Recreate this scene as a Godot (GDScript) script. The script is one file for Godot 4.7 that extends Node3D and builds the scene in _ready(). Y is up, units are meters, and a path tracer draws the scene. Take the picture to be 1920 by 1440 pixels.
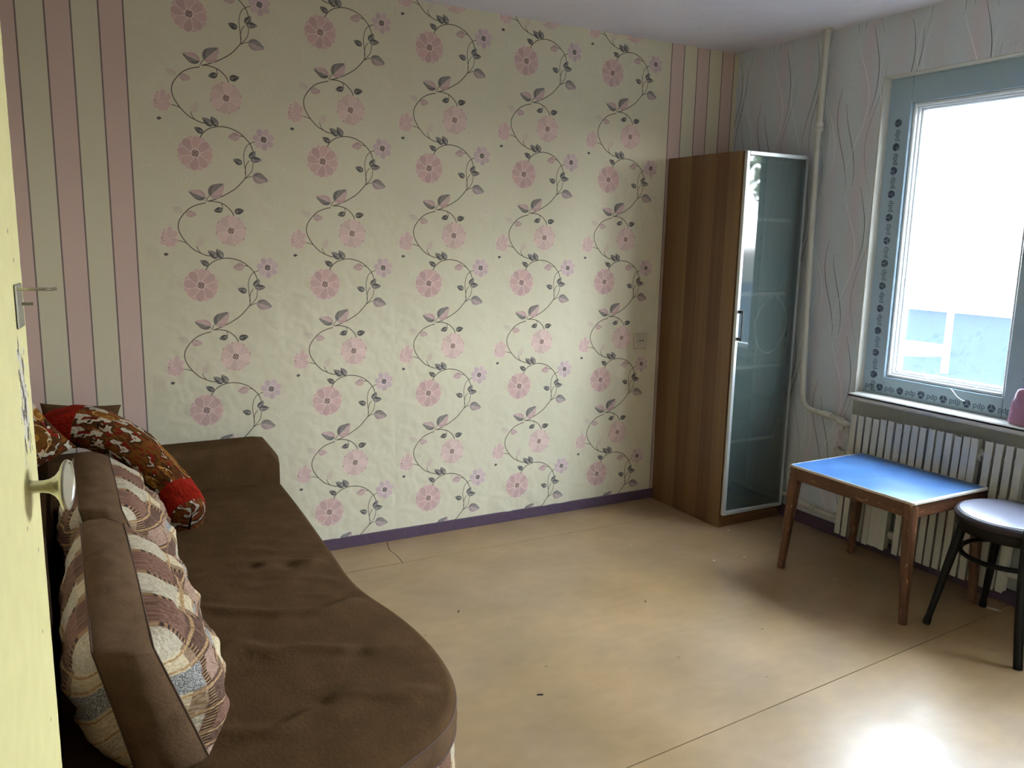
extends Node3D

# ---------------------------------------------------------------- mesh builder
class MB:
	var v := PackedVector3Array()
	var n := PackedVector3Array()
	var t := PackedVector2Array()
	var ix := PackedInt32Array()

	func vert(p: Vector3, nn: Vector3, uv: Vector2) -> int:
		v.append(p); n.append(nn); t.append(uv)
		return v.size() - 1

	# flat polygon, points given counter-clockwise as seen from outside
	func poly(pts: Array, uvs: Array) -> void:
		var nn: Vector3 = (pts[1] - pts[0]).cross(pts[2] - pts[0])
		if nn.length() < 1e-14 and pts.size() > 3:
			nn = (pts[2] - pts[0]).cross(pts[3] - pts[0])
		nn = nn.normalized()
		var b := v.size()
		for i in pts.size():
			vert(pts[i], nn, uvs[i])
		for i in range(1, pts.size() - 1):
			ix.append_array(PackedInt32Array([b, b + i + 1, b + i]))

	func face(pts: Array, away: Vector3, fa: int, fb: int) -> void:
		var c := Vector3.ZERO
		for p in pts: c += p
		c /= pts.size()
		var nn: Vector3 = (pts[1] - pts[0]).cross(pts[2] - pts[0])
		if nn.dot(c - away) < 0: pts.reverse()
		var uvs := []
		for p in pts: uvs.append(Vector2(p[fa], p[fb]))
		poly(pts, uvs)

	# chamfered box; grain = axis along which v runs
	func box(c: Vector3, s: Vector3, bev := 0.0, grain := 1, bs := Basis()) -> void:
		var h := s / 2.0
		bev = minf(bev, minf(h.x, minf(h.y, h.z)) * 0.9)
		var start := v.size()
		var P := func(sg: Vector3, k: int) -> Vector3:
			var q := Vector3(sg.x * (h.x - bev), sg.y * (h.y - bev), sg.z * (h.z - bev))
			q[k] = sg[k] * h[k]
			return q
		for k in 3:
			var a := (k + 1) % 3
			var b := (k + 2) % 3
			var fa := a; var fb := b
			if a == grain: fa = b; fb = a
			for sg in [-1.0, 1.0]:
				var q := []
				for e in [[-1, -1], [1, -1], [1, 1], [-1, 1]]:
					var g := Vector3.ZERO
					g[k] = sg; g[a] = e[0]; g[b] = e[1]
					q.append(P.call(g, k))
				face(q, Vector3.ZERO, fa, fb)
			if bev > 0.0:
				for e in [[-1, -1], [1, -1], [1, 1], [-1, 1]]:
					var g0 := Vector3.ZERO; var g1 := Vector3.ZERO
					g0[a] = e[0]; g0[b] = e[1]; g1 = g0
					g0[k] = -1; g1[k] = 1
					face([P.call(g0, a), P.call(g0, b), P.call(g1, b), P.call(g1, a)], Vector3.ZERO, (a if k == grain else k), (k if k == grain else a))
		if bev > 0.0:
			for x in [-1, 1]:
				for y in [-1, 1]:
					for z in [-1, 1]:
						var g := Vector3(x, y, z)
						face([P.call(g, 0), P.call(g, 1), P.call(g, 2)], Vector3.ZERO, 0, 1)
		for i in range(start, v.size()):
			v[i] = bs * v[i] + c
			n[i] = bs * n[i]

	# smooth surface through rows of points
	func grid(rows: Array, uvs: Array, flip := false, wrap_j := false) -> void:
		var nu := rows.size()
		var nv: int = rows[0].size()
		var b := v.size()
		for i in nu:
			for j in nv:
				var i0: int = maxi(i - 1, 0); var i1: int = mini(i + 1, nu - 1)
				var j0: int = maxi(j - 1, 0); var j1: int = mini(j + 1, nv - 1)
				if wrap_j:
					j0 = (j - 1 + nv - 1) % (nv - 1) if j == 0 else j - 1
					j1 = 1 if j == nv - 1 else j + 1
				var du: Vector3 = rows[i1][j] - rows[i0][j]
				var dv: Vector3 = rows[i][j1] - rows[i][j0]
				var nn := du.cross(dv)
				if nn.length() < 1e-12:
					var ii: int = i1 if i == 0 else i0
					du = rows[i1][j] - rows[i0][j]
					dv = rows[ii][j1] - rows[ii][j0]
					nn = du.cross(dv)
				nn = nn.normalized()
				vert(rows[i][j], -nn if flip else nn, uvs[i][j])
		for i in nu - 1:
			for j in nv - 1:
				var a := b + i * nv + j
				var q := [a, a + nv, a + nv + 1, a + 1]
				if flip: q.reverse()
				ix.append_array(PackedInt32Array([q[0], q[2], q[1], q[0], q[3], q[2]]))

	func tube(path: Array, rad, seg := 12, caps := true, closed := false, flat := 1.0) -> void:
		var m := path.size()
		var pts := path.duplicate()
		if closed:
			pts.append(path[0]); m += 1
		var up := Vector3.UP
		var t0: Vector3 = (pts[1] - pts[0]).normalized()
		if absf(t0.dot(up)) > 0.95: up = Vector3.RIGHT
		var x := t0.cross(up).normalized()
		var rows := []; var uvs := []
		var dist := 0.0
		for i in m:
			var tg: Vector3
			if closed: tg = (pts[(i + 1) % (m - 1)] - pts[(i - 1 + m - 1) % (m - 1)]).normalized()
			elif i == 0: tg = (pts[1] - pts[0]).normalized()
			elif i == m - 1: tg = (pts[i] - pts[i - 1]).normalized()
			else: tg = (pts[i + 1] - pts[i - 1]).normalized()
			x = (x - tg * x.dot(tg)).normalized()
			var y := tg.cross(x)
			if i > 0: dist += (pts[i] - pts[i - 1]).length()
			var r: float = rad[i] if rad is Array else rad
			var row := []; var ur := []
			for j in seg + 1:
				var a := TAU * j / seg
				row.append(pts[i] + x * cos(a) * r + y * sin(a) * r * flat)
				ur.append(Vector2(float(j) / seg * TAU * r, dist))
			rows.append(row); uvs.append(ur)
		grid(rows, uvs, true, true)
		if caps and not closed:
			for e in [0, m - 1]:
				var ring := []; var ru := []
				for j in seg:
					ring.append(rows[e][j]); ru.append(Vector2.ZERO)
				var out: Vector3 = pts[0] - pts[1] if e == 0 else pts[m - 1] - pts[m - 2]
				var nn: Vector3 = (ring[1] - ring[0]).cross(ring[2] - ring[0])
				if nn.dot(out) < 0: ring.reverse()
				poly(ring, ru)

	# profile: array of Vector2(radius, height) from bottom to top, outside on the right
	func lathe(prof: Array, seg := 24, xf := Transform3D()) -> void:
		var m := prof.size()
		var sn := []
		for i in m - 1:
			var d: Vector2 = prof[i + 1] - prof[i]
			sn.append(Vector2(d.y, -d.x).normalized())
		for i in m - 1:
			var na: Vector2 = sn[i]; var nb: Vector2 = sn[i]
			if i > 0 and sn[i].dot(sn[i - 1]) > 0.7: na = (sn[i] + sn[i - 1]).normalized()
			if i < m - 2 and sn[i].dot(sn[i + 1]) > 0.7: nb = (sn[i] + sn[i + 1]).normalized()
			var b := v.size()
			for j in seg + 1:
				var a := TAU * j / seg
				var ca := cos(a); var sa := sin(a)
				for e in 2:
					var p: Vector2 = prof[i + e]; var q: Vector2 = na if e == 0 else nb
					vert(xf * Vector3(p.x * ca, p.y, p.x * sa), (xf.basis * Vector3(q.x * ca, q.y, q.x * sa)).normalized(), Vector2(p.x * ca, p.x * sa) if absf(q.y) > 0.8 else Vector2(a * 0.1, p.y))
			for j in seg:
				var k := b + j * 2
				ix.append_array(PackedInt32Array([k, k + 2, k + 1, k + 1, k + 2, k + 3]))

	# flat outline in local XY pushed out along +Z by depth
	func plate(out: PackedVector2Array, depth: float, xf := Transform3D()) -> void:
		var area := 0.0
		for i in out.size():
			var a := out[i]; var b := out[(i + 1) % out.size()]
			area += a.x * b.y - b.x * a.y
		if area < 0: out.reverse()
		var tr := Geometry2D.triangulate_polygon(out)
		for s in [0, 1]:
			var b := v.size()
			for p in out: vert(xf * Vector3(p.x, p.y, depth * s), xf.basis * Vector3(0, 0, 1 if s else -1), p)
			for k in range(0, tr.size(), 3):
				var q := [tr[k], tr[k + 1], tr[k + 2]]
				var cr := (out[q[1]] - out[q[0]]).cross(out[q[2]] - out[q[0]])
				if (cr > 0) == (s == 1): q.reverse()
				ix.append_array(PackedInt32Array([b + q[0], b + q[1], b + q[2]]))
		for i in out.size():
			var a := out[i]; var c := out[(i + 1) % out.size()]
			poly([xf * Vector3(a.x, a.y, 0), xf * Vector3(c.x, c.y, 0), xf * Vector3(c.x, c.y, depth), xf * Vector3(a.x, a.y, depth)], [a, c, c, a])

	func mesh() -> ArrayMesh:
		var a := []
		a.resize(Mesh.ARRAY_MAX)
		a[Mesh.ARRAY_VERTEX] = v; a[Mesh.ARRAY_NORMAL] = n; a[Mesh.ARRAY_TEX_UV] = t; a[Mesh.ARRAY_INDEX] = ix
		var m := ArrayMesh.new()
		m.add_surface_from_arrays(Mesh.PRIMITIVE_TRIANGLES, a)
		return m

# ---------------------------------------------------------------- picture painter (prints on flat surfaces)
class Paint:
	var im: Image
	var w: int
	var h: int
	func _init(ww: int, hh: int, c: Color) -> void:
		w = ww; h = hh
		im = Image.create(w, h, false, Image.FORMAT_RGB8)
		im.fill(c)
	func mixp(x: int, y: int, c: Color, a: float) -> void:
		x = posmod(x, w); y = posmod(y, h)
		im.set_pixel(x, y, im.get_pixel(x, y).lerp(c, a))
	func fill(pts: Array, c: Color, alpha := 1.0) -> void:
		var lo: Vector2 = pts[0]; var hi: Vector2 = pts[0]
		for p in pts:
			lo = lo.min(p); hi = hi.max(p)
		var x0 := int(floor(lo.x)) - 1; var wd := int(ceil(hi.x)) + 2 - x0
		for y in range(int(floor(lo.y)), int(ceil(hi.y)) + 1):
			var cov := PackedFloat32Array(); cov.resize(wd)
			var any := false
			for s in 3:
				var yy := y + (s + 0.5) / 3.0
				var xs := []
				for i in pts.size():
					var a: Vector2 = pts[i]; var b: Vector2 = pts[(i + 1) % pts.size()]
					if (a.y <= yy) != (b.y <= yy):
						xs.append(a.x + (yy - a.y) / (b.y - a.y) * (b.x - a.x))
				xs.sort()
				for k in range(0, xs.size() - 1, 2):
					any = true
					for x in range(int(floor(xs[k])), int(ceil(xs[k + 1]))):
						cov[x - x0] += maxf(0.0, minf(xs[k + 1], x + 1.0) - maxf(xs[k], x)) / 3.0
			if any:
				for x in wd:
					if cov[x] > 0.01: mixp(x0 + x, y, c, minf(cov[x], 1.0) * alpha)
	func line(pts: Array, width: float, c: Color, alpha := 1.0) -> void:
		var r := width / 2.0
		var done := {}
		for i in pts.size() - 1:
			var a: Vector2 = pts[i]; var b: Vector2 = pts[i + 1]
			var lo := a.min(b) - Vector2(r + 1, r + 1); var hi := a.max(b) + Vector2(r + 1, r + 1)
			for y in range(int(lo.y), int(hi.y) + 1):
				for x in range(int(lo.x), int(hi.x) + 1):
					var p := Vector2(x + 0.5, y + 0.5)
					var d := p.distance_to(Geometry2D.get_closest_point_to_segment(p, a, b))
					var k := clampf(r + 0.5 - d, 0, 1)
					if k > 0:
						var key := Vector2i(x, y)
						var had: float = done.get(key, 0.0)
						if k > had: done[key] = k
		for key in done: mixp(key.x, key.y, c, done[key] * alpha)
	func dot(p: Vector2, r: float, c: Color, alpha := 1.0) -> void:
		var e := []
		for i in 12: e.append(p + Vector2.from_angle(TAU * i / 12) * r)
		fill(e, c, alpha)
	func tex() -> ImageTexture:
		return ImageTexture.create_from_image(im)

static func spline(pts: Array, k := 6) -> Array:
	var out := []
	for i in pts.size() - 1:
		var a = pts[maxi(i - 1, 0)]; var b = pts[i]; var c = pts[i + 1]; var d = pts[mini(i + 2, pts.size() - 1)]
		for j in k:
			out.append(b.cubic_interpolate(c, a, d, float(j) / k))
	out.append(pts[pts.size() - 1])
	return out

# ---------------------------------------------------------------- nodes
var used := {}
var M := {}
var rng := RandomNumberGenerator.new()

func numbered(s: String) -> String:
	if not used.has(s):
		used[s] = 0
		return s
	used[s] += 1
	return "%s_%03d" % [s, used[s]]

func thing(called: String, label: String, category: String, at := Vector3.ZERO, turn := 0.0, group := "") -> Node3D:
	var o := Node3D.new()
	o.name = numbered(called)
	add_child(o)
	o.position = at; o.rotation.y = turn
	o.set_meta("label", label); o.set_meta("category", category)
	if group: o.set_meta("group", group)
	return o

func struct(called: String, label: String) -> Node3D:
	var o := Node3D.new()
	o.name = numbered(called)
	add_child(o)
	o.set_meta("kind", "structure"); o.set_meta("label", label)
	o.set_meta("category", called.split("_")[0])
	return o

func part(called: String, b: MB, m: Material, parent: Node3D, label := "") -> MeshInstance3D:
	return partm(called, b.mesh(), m, parent, label)

func partm(called: String, b: Mesh, m: Material, parent: Node3D, label := "") -> MeshInstance3D:
	var o := MeshInstance3D.new()
	o.mesh = b
	o.material_override = m
	var k := 0
	var nm := called
	while parent.has_node(NodePath(nm)):
		k += 1
		nm = "%s_%03d" % [called, k]
	o.name = nm
	parent.add_child(o)
	if label: o.set_meta("label", label)
	return o

func bx(c: Vector3, s: Vector3, bev := 0.0, grain := 1, bs := Basis()) -> MB:
	var b := MB.new()
	b.box(c, s, bev, grain, bs)
	return b

func noise(seed_: int, freq: float, oct := 3) -> FastNoiseLite:
	var f := FastNoiseLite.new()
	f.seed = seed_; f.frequency = freq; f.fractal_octaves = oct
	f.noise_type = FastNoiseLite.TYPE_SIMPLEX_SMOOTH
	return f

func bump_tex(seed_: int, freq: float, size: int, oct: int, strength: float, stretch := 1.0) -> ImageTexture:
	var f := noise(seed_, freq, oct)
	var im: Image = f.get_seamless_image(size, size)
	if stretch != 1.0:
		im.resize(size, int(size / stretch)); im.resize(size, size)
	im.convert(Image.FORMAT_RGBA8)
	im.bump_map_to_normal_map(strength)
	return ImageTexture.create_from_image(im)

func mat(c: Color, rough := 0.6, tex: Texture2D = null, nrm: Texture2D = null, nscale := 0.5, spec := 0.5) -> StandardMaterial3D:
	var m := StandardMaterial3D.new()
	m.albedo_color = c
	m.roughness = rough
	m.metallic_specular = spec
	if tex: m.albedo_texture = tex
	if nrm:
		m.normal_enabled = true; m.normal_texture = nrm; m.normal_scale = nscale
	return m

func tri(m: StandardMaterial3D, s: float, world := true) -> StandardMaterial3D:
	m.uv1_triplanar = true; m.uv1_world_triplanar = world
	m.uv1_scale = Vector3(s, s, s)
	return m

func _ready() -> void:
	rng.seed = 7
	# ---- camera
	var cam := Camera3D.new()
	cam.name = "camera"
	add_child(cam)
	cam.position = Vector3(-3.40575, 1.4646, 3.62049)
	cam.basis = Basis(Vector3.UP, -0.50595) * Basis(Vector3.RIGHT, -0.175348) * Basis(Vector3.BACK, 0.020745)
	cam.keep_aspect = Camera3D.KEEP_HEIGHT
	cam.fov = 50.186
	cam.near = 0.02; cam.far = 200.0
	cam.current = true
	# ---- sky and exposure
	var we := WorldEnvironment.new()
	we.name = "environment"
	var e := Environment.new()
	var sk := ProceduralSkyMaterial.new()
	sk.sky_top_color = Color(0.85, 0.925, 1.0)
	sk.sky_horizon_color = Color(0.97, 0.978, 0.975)
	sk.ground_bottom_color = Color(0.35, 0.36, 0.36)
	sk.ground_horizon_color = Color(0.80, 0.82, 0.85)
	sk.sky_energy_multiplier = 4.6
	sk.ground_energy_multiplier = 2.0
	var sky := Sky.new()
	sky.sky_material = sk
	e.background_mode = Environment.BG_SKY
	e.sky = sky
	e.ambient_light_source = Environment.AMBIENT_SOURCE_SKY
	e.tonemap_mode = Environment.TONE_MAPPER_LINEAR
	e.tonemap_exposure = 1.45
	e.sdfgi_enabled = true; e.ssao_enabled = true; e.ssil_enabled = true
	we.environment = e
	add_child(we)

	materials()
	room()
	window_unit()
	outside()
	door_leaf()
	sofa()
	cabinet()
	heating()
	table()
	chair()
	small_things()

# ================================================================ materials
const CREAM := Color(0.82, 0.788, 0.685)

func floral_tex() -> ImageTexture:
	var W := 640; var H := 664
	var k := W / 510.0            # pixels per millimetre across
	var P := Paint.new(W, H, CREAM)
	var f := noise(3, 0.5, 1)
	for y in H:
		for x in W:
			var g := f.get_noise_2d(x, y) * 0.018
			P.im.set_pixel(x, y, Color(CREAM.r + g, CREAM.g + g, CREAM.b + g))
	# millimetres from the centre of the light flower -> pixels
	var Q := func(x: float, y: float) -> Vector2: return Vector2((x + 300.0) * k, (y + 40.0) * H / 530.0)
	var L := func(a: Array) -> Array:
		var o := []
		for i in range(0, a.size(), 2): o.append(Q.call(a[i], a[i + 1]))
		return spline(o, 5)
	var stem := Color(0.36, 0.325, 0.28)
	var dark := Color(0.37, 0.36, 0.34)
	# faint scrolls in the ground
	for s in [[150, -40], [190, 260], [-200, 160], [60, 90], [-180, 330], [170, 420]]:
		var sp := []
		for i in 30:
			var a := i * 0.36
			sp.append(Q.call(s[0] + cos(a) * (34 - i), s[1] + sin(a) * (34 - i)))
		P.line(sp, 2.2, Color(0.90, 0.88, 0.81), 0.5)
	for s in [[-97, -110, -130, -101, -161, -85, -187, -58, -203, -30, -205, -3, -196, 23, -176, 53, -150, 79, -125, 93, -99, 103, -70, 106, -36, 113],
			[-109, 170, -99, 149, -73, 126, -36, 114, 1, 115, 33, 125, 60, 142, 88, 172, 100, 202],
			[62, 317, 30, 352, -2, 375, -45, 398, -87, 413], [-87, 412, -56, 413, -23, 424, 4, 449, 14, 472]]:
		P.line(L.call(s), 4.4, stem)
	for s in [[112, 163, 88, 172, 71, 190, 62, 224, 64, 262, 68, 295, 62, 317], [99, 250, 92, 284, 62, 317], [83, 242, 70, 261, 66, 286, 67, 305],
			[-214, 43, -196, 46, -176, 53], [67, 314, 84, 306, 95, 305], [-95, 412, -83, 392], [44, 144, 63, 146], [-138, 66, -133, 80, -125, 91], [-30, 441, -31, 429, -34, 419],
			[100, 202, 98, 225]]:
		P.line(L.call(s), 3.2, stem)
	var leaf := func(b: Vector2, t: Vector2, wd: float, c1: Color, c2: Color, veins: int, alpha: float) -> void:
		var d := t - b
		var nx := Vector2(-d.y, d.x).normalized() * d.length() * wd
		var up := []; var lo := []
		for i in 13:
			var s := i / 12.0
			var ww := pow(sin(PI * pow(s, 0.8)), 0.8) * (1.0 - 0.25 * s)
			up.append(b + d * s + nx * ww); lo.append(b + d * s - nx * ww)
		var mid := [b, t]
		lo.reverse()
		P.fill(up + lo, c1, alpha)
		var half := up.duplicate(); half.append(t); half.append(b)
		P.fill(half, c2, alpha)
		if veins:
			P.line(mid, 2.0, Color(0.85, 0.80, 0.74), alpha * 0.7)
			for i in veins:
				var s := 0.2 + 0.6 * i / veins
				P.line([b + d * s, b + d * (s + 0.14) + nx * 0.7 * sin(PI * s)], 2.0, Color(0.86, 0.80, 0.74), alpha * 0.9)
				P.line([b + d * s, b + d * (s + 0.14) - nx * 0.7 * sin(PI * s)], 2.0, Color(0.86, 0.80, 0.74), alpha * 0.7)
	var pinkl := Color(0.75, 0.62, 0.60); var grey := Color(0.52, 0.49, 0.47)
	leaf.call(Q.call(-30, 443), Q.call(-66, 452), 0.34, dark, dark.darkened(0.1), 1, 1.0)
	leaf.call(Q.call(16, 453), Q.call(56, 444), 0.34, dark, dark.darkened(0.1), 1, 1.0)
	leaf.call(Q.call(-57, 113), Q.call(-96, 82), 0.30, dark, grey, 1, 1.0)
	leaf.call(Q.call(-38, 113), Q.call(-62, 75), 0.34, dark, grey, 1, 1.0)
	leaf.call(Q.call(-94, 143), Q.call(-128, 123), 0.32, dark, dark, 1, 1.0)
	leaf.call(Q.call(55, 255), Q.call(18, 240), 0.34, dark, dark.lightened(0.1), 1, 1.0)
	leaf.call(Q.call(86, 233), Q.call(110, 201), 0.34, dark, grey, 1, 1.0)
	leaf.call(Q.call(88, 236), Q.call(135, 236), 0.30, dark, grey, 1, 1.0)
	leaf.call(Q.call(48, 146), Q.call(1, 154), 0.38, pinkl, pinkl.darkened(0.06), 2, 0.9)
	leaf.call(Q.call(-175, 464), Q.call(-131, 467), 0.36, pinkl.darkened(0.05), pinkl, 2, 0.8)
	leaf.call(Q.call(-135, 66), Q.call(-112, 26), 0.36, Color(0.80, 0.72, 0.67), Color(0.80, 0.72, 0.67), 0, 0.5)
	leaf.call(Q.call(-186, 460), Q.call(-226, 441), 0.34, Color(0.78, 0.71, 0.66), Color(0.78, 0.71, 0.66), 0, 0.5)
	leaf.call(Q.call(94, 303), Q.call(160, 321), 0.36, grey, Color(0.66, 0.57, 0.56), 5, 1.0)
	leaf.call(Q.call(-94, 399), Q.call(-161, 375), 0.32, grey.darkened(0.12), pinkl, 5, 1.0)
	leaf.call(Q.call(-79, 394), Q.call(-21, 340), 0.40, grey.darkened(0.1), pinkl, 6, 1.0)
	leaf.call(Q.call(-265, 100), Q.call(-247, 98), 0.36, dark, dark, 0, 1.0)
	var petal := func(c: Vector2, ang: float, r0: float, r1: float, wd: float, col: Color, blunt: float) -> void:
		var pts := []
		for i in 25:
			var s := i / 24.0 * TAU
			var u := 0.5 - 0.5 * cos(s)
			var ww := sin(s) * wd * (0.55 + 0.55 * u)
			var len_ := r0 + (r1 - r0) * pow(u, blunt)
			pts.append(c + Vector2.from_angle(ang) * len_ + Vector2.from_angle(ang + PI / 2) * ww)
		P.fill(pts, col)
	var flower := func(c: Vector2, r: float, cnt: int, back: Color, front: Color, rot: float, heart: Color, hr: float, wk: float, bl: float) -> void:
		for i in cnt:
			petal.call(c, rot + TAU * (i + 0.5) / cnt, 0.0, r * (1.0 if wk > 0.925 else 0.8), r * 2.1 / cnt, back, 0.8)
		for i in cnt:
			petal.call(c, rot + TAU * i / cnt, 0.0, r * 1.0, r * 2.7 * wk / cnt, Color(0.87, 0.78, 0.73), bl)
			petal.call(c, rot + TAU * i / cnt, r * 0.1, r * 0.98, r * 2.42 * wk / cnt, front.darkened(0.03 * (i % 3)), bl)
			P.line([c + Vector2.from_angle(rot + TAU * i / cnt) * hr, c + Vector2.from_angle(rot + TAU * i / cnt) * r * 0.45], 1.2, Color(0.88, 0.78, 0.74), 0.7)
		P.dot(c, hr * 1.22, Color(0.90, 0.82, 0.78))
		P.dot(c, hr, heart)
		for i in 34:
			var a := i * 2.39996
			P.dot(c + Vector2.from_angle(a) * hr * sqrt(i / 34.0) * 0.95, 1.7, Color(0.88, 0.82, 0.76) if i % 2 else Color(0.30, 0.26, 0.25))
	flower.call(Q.call(0, 0), 63 * k, 8, Color(0.76, 0.64, 0.61), Color(0.85, 0.735, 0.695), 0.2, Color(0.62, 0.50, 0.47), 14 * k, 1.08, 0.62)
	flower.call(Q.call(-128, 225), 69 * k, 8, Color(0.81, 0.69, 0.665), Color(0.80, 0.665, 0.635), 0.12, Color(0.60, 0.49, 0.46), 15 * k, 0.93, 0.9)
	flower.call(Q.call(145, 152), 46 * k, 7, Color(0.82, 0.77, 0.70), Color(0.80, 0.705, 0.70), -0.3, Color(0.40, 0.36, 0.36), 13 * k, 0.92, 1.0)
	# bud opening to the left
	var bc: Vector2 = Q.call(-242, 36)
	for a in [[-0.75, 44.0], [2.55, 40.0], [-2.3, 40.0], [1.75, 36.0], [1.1, 36.0], [-1.45, 50.0], [3.1, 34.0], [0.35, 34.0]]:
		petal.call(bc, a[0], 0.0, a[1] * k, 15.0 * k, Color(0.88, 0.79, 0.74), 0.8)
		petal.call(bc, a[0], 1.0 * k, (a[1] - 1.5) * k, 13.0 * k, Color(0.815, 0.69, 0.66), 0.8)
	for i in 46:
		var a := 2.5 + rng.randf() * 1.9
		P.dot(bc + Vector2.from_angle(a) * k * (8 + rng.randf() * 34), 1.5, Color(0.93, 0.87, 0.83) if i % 3 else Color(0.38, 0.32, 0.32))
	return P.tex()

func stripe_tex() -> ImageTexture:
	var P := Paint.new(356, 128, CREAM)
	var f := noise(5, 0.35, 2)
	for y in 128:
		for x in 356:
			var mm := x * 0.5
			var c := CREAM
			if mm < 90: c = Color(0.805, 0.70, 0.655)
			var d := minf(absf(mm - 88.0), minf(absf(mm - 3.0), absf(mm - 181.0)))
			if d < 3.2: c = c.lerp(Color(0.38, 0.33, 0.32), clampf((3.2 - d), 0, 1) * (0.85 if fposmod(x + y * 0.7, 4.0) < 2.8 else 0.6))
			var g := f.get_noise_2d(x, y) * 0.03
			P.im.set_pixel(x, y, Color(c.r + g, c.g + g, c.b + g))
	return P.tex()

func wave_tex() -> ImageTexture:
	var W := 640; var H := 768
	var base := Color(0.785, 0.815, 0.83)
	var P := Paint.new(W, H, base)
	var f := noise(8, 0.4, 2)
	for y in H:
		for x in W:
			var band := 0.5 + 0.5 * sin(TAU * (x / float(W) * 3.0 + 0.10 * sin(TAU * y / H)))
			var band2 := 0.5 + 0.5 * sin(TAU * (x / float(W) * 1.0 + 0.35) + 1.0)
			var c := base.lerp(Color(0.835, 0.75, 0.775), pow(band, 2.0) * 0.5 * (0.4 + 0.6 * band2))
			var g := f.get_noise_2d(x, y) * 0.018
			P.im.set_pixel(x, y, Color(c.r + g, c.g + g, c.b + g))
	# wavy strands: x centre, amplitude, phase, colour kind, start, end (share of the height)
	var strands := [[70, 34, 0.0, 0, 0.05, 0.72], [120, 30, 0.06, 0, 0.12, 0.80], [185, 40, 0.5, 1, 0.0, 1.0], [225, 42, 0.44, 1, 0.1, 0.95], [160, 30, 0.3, 2, 0.4, 1.15],
		[330, 36, 0.2, 0, 0.40, 1.1], [385, 34, 0.28, 0, 0.5, 1.05], [430, 44, 0.75, 1, 0.0, 1.0], [500, 30, 0.9, 0, 0.05, 0.60], [540, 36, 0.95, 2, 0.3, 1.1], [600, 38, 0.4, 1, 0.2, 1.0]]
	var cols := [Color(0.33, 0.33, 0.325), Color(0.93, 0.93, 0.925), Color(0.60, 0.59, 0.59)]
	for s in strands:
		var n_ := 40
		var prev := Vector2.ZERO
		for i in n_ + 1:
			var q: float = lerpf(s[4], s[5], float(i) / n_)
			var p := Vector2(s[0] + 1.35 * s[1] * sin(TAU * (q + s[2])), q * H)
			if i > 0:
				var wd: float = 1.6 + 2.6 * sin(PI * i / n_) * (1.2 if s[3] == 1 else 1.0)
				P.line([prev, p], wd, cols[s[3]], 0.85)
			prev = p
	return P.tex()

func plaid_tex() -> ImageTexture:
	# 360 mm repeat, woven upholstery: brown velour bands, cream bands, speckled silver squares, gold cords
	var S := 720
	var P := Paint.new(S, S, Color.WHITE)
	var f := noise(11, 0.05, 3)
	var sp := noise(12, 0.33, 1)
	var brown := Color(0.36, 0.265, 0.215); var tan := Color(0.52, 0.40, 0.33); var cream := Color(0.76, 0.69, 0.56); var gold := Color(0.60, 0.47, 0.31)
	for y in S:
		for x in S:
			var u := x * 360.0 / S; var vv := y * 360.0 / S
			var cu := fposmod(u, 120.0); var cv := fposmod(vv, 180.0)
			var au := cu > 62 and cu < 112        # light band across
			var av := cv > 18 and cv < 66         # light band along
			var aw := cv > 104 and cv < 140
			var c := brown
			var s := sp.get_noise_2d(x, y)
			if au and (av or aw):
				c = Color(0.72, 0.71, 0.68) if s > -0.02 else Color(0.25, 0.25, 0.25)
				if aw: c = c.lerp(cream, 0.65)
			elif au:
				c = cream if (cu > 72 and cu < 103) else Color(0.55, 0.45, 0.35)
				if s < -0.25: c = c.darkened(0.15)
			elif av:
				c = tan.lerp(Color(0.80, 0.74, 0.66), 0.5 if s > 0.12 else 0.0)
			elif aw:
				c = Color(0.45, 0.33, 0.27)
			# check braid beside the light bands
			if (cu > 54 and cu < 62) or (cu > 112 and cu < 119):
				c = brown.darkened(0.35) if int(vv / 3.0) % 2 else Color(0.55, 0.43, 0.30)
			var dg := minf(minf(absf(cv - 10), absf(cv - 72)), minf(absf(cv - 98), absf(cv - 146)))
			if dg < 2.2: c = gold.lightened(0.12 if int(u / 2.0) % 2 else 0.0)
			if absf(cu - 30) < 1.2: c = Color(0.47, 0.36, 0.28)
			var g := f.get_noise_2d(x, y) * 0.05 + (0.012 if (x + y) % 2 else -0.012)
			P.im.set_pixel(x, y, Color(c.r + g, c.g + g, c.b + g))
	return P.tex()

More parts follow.
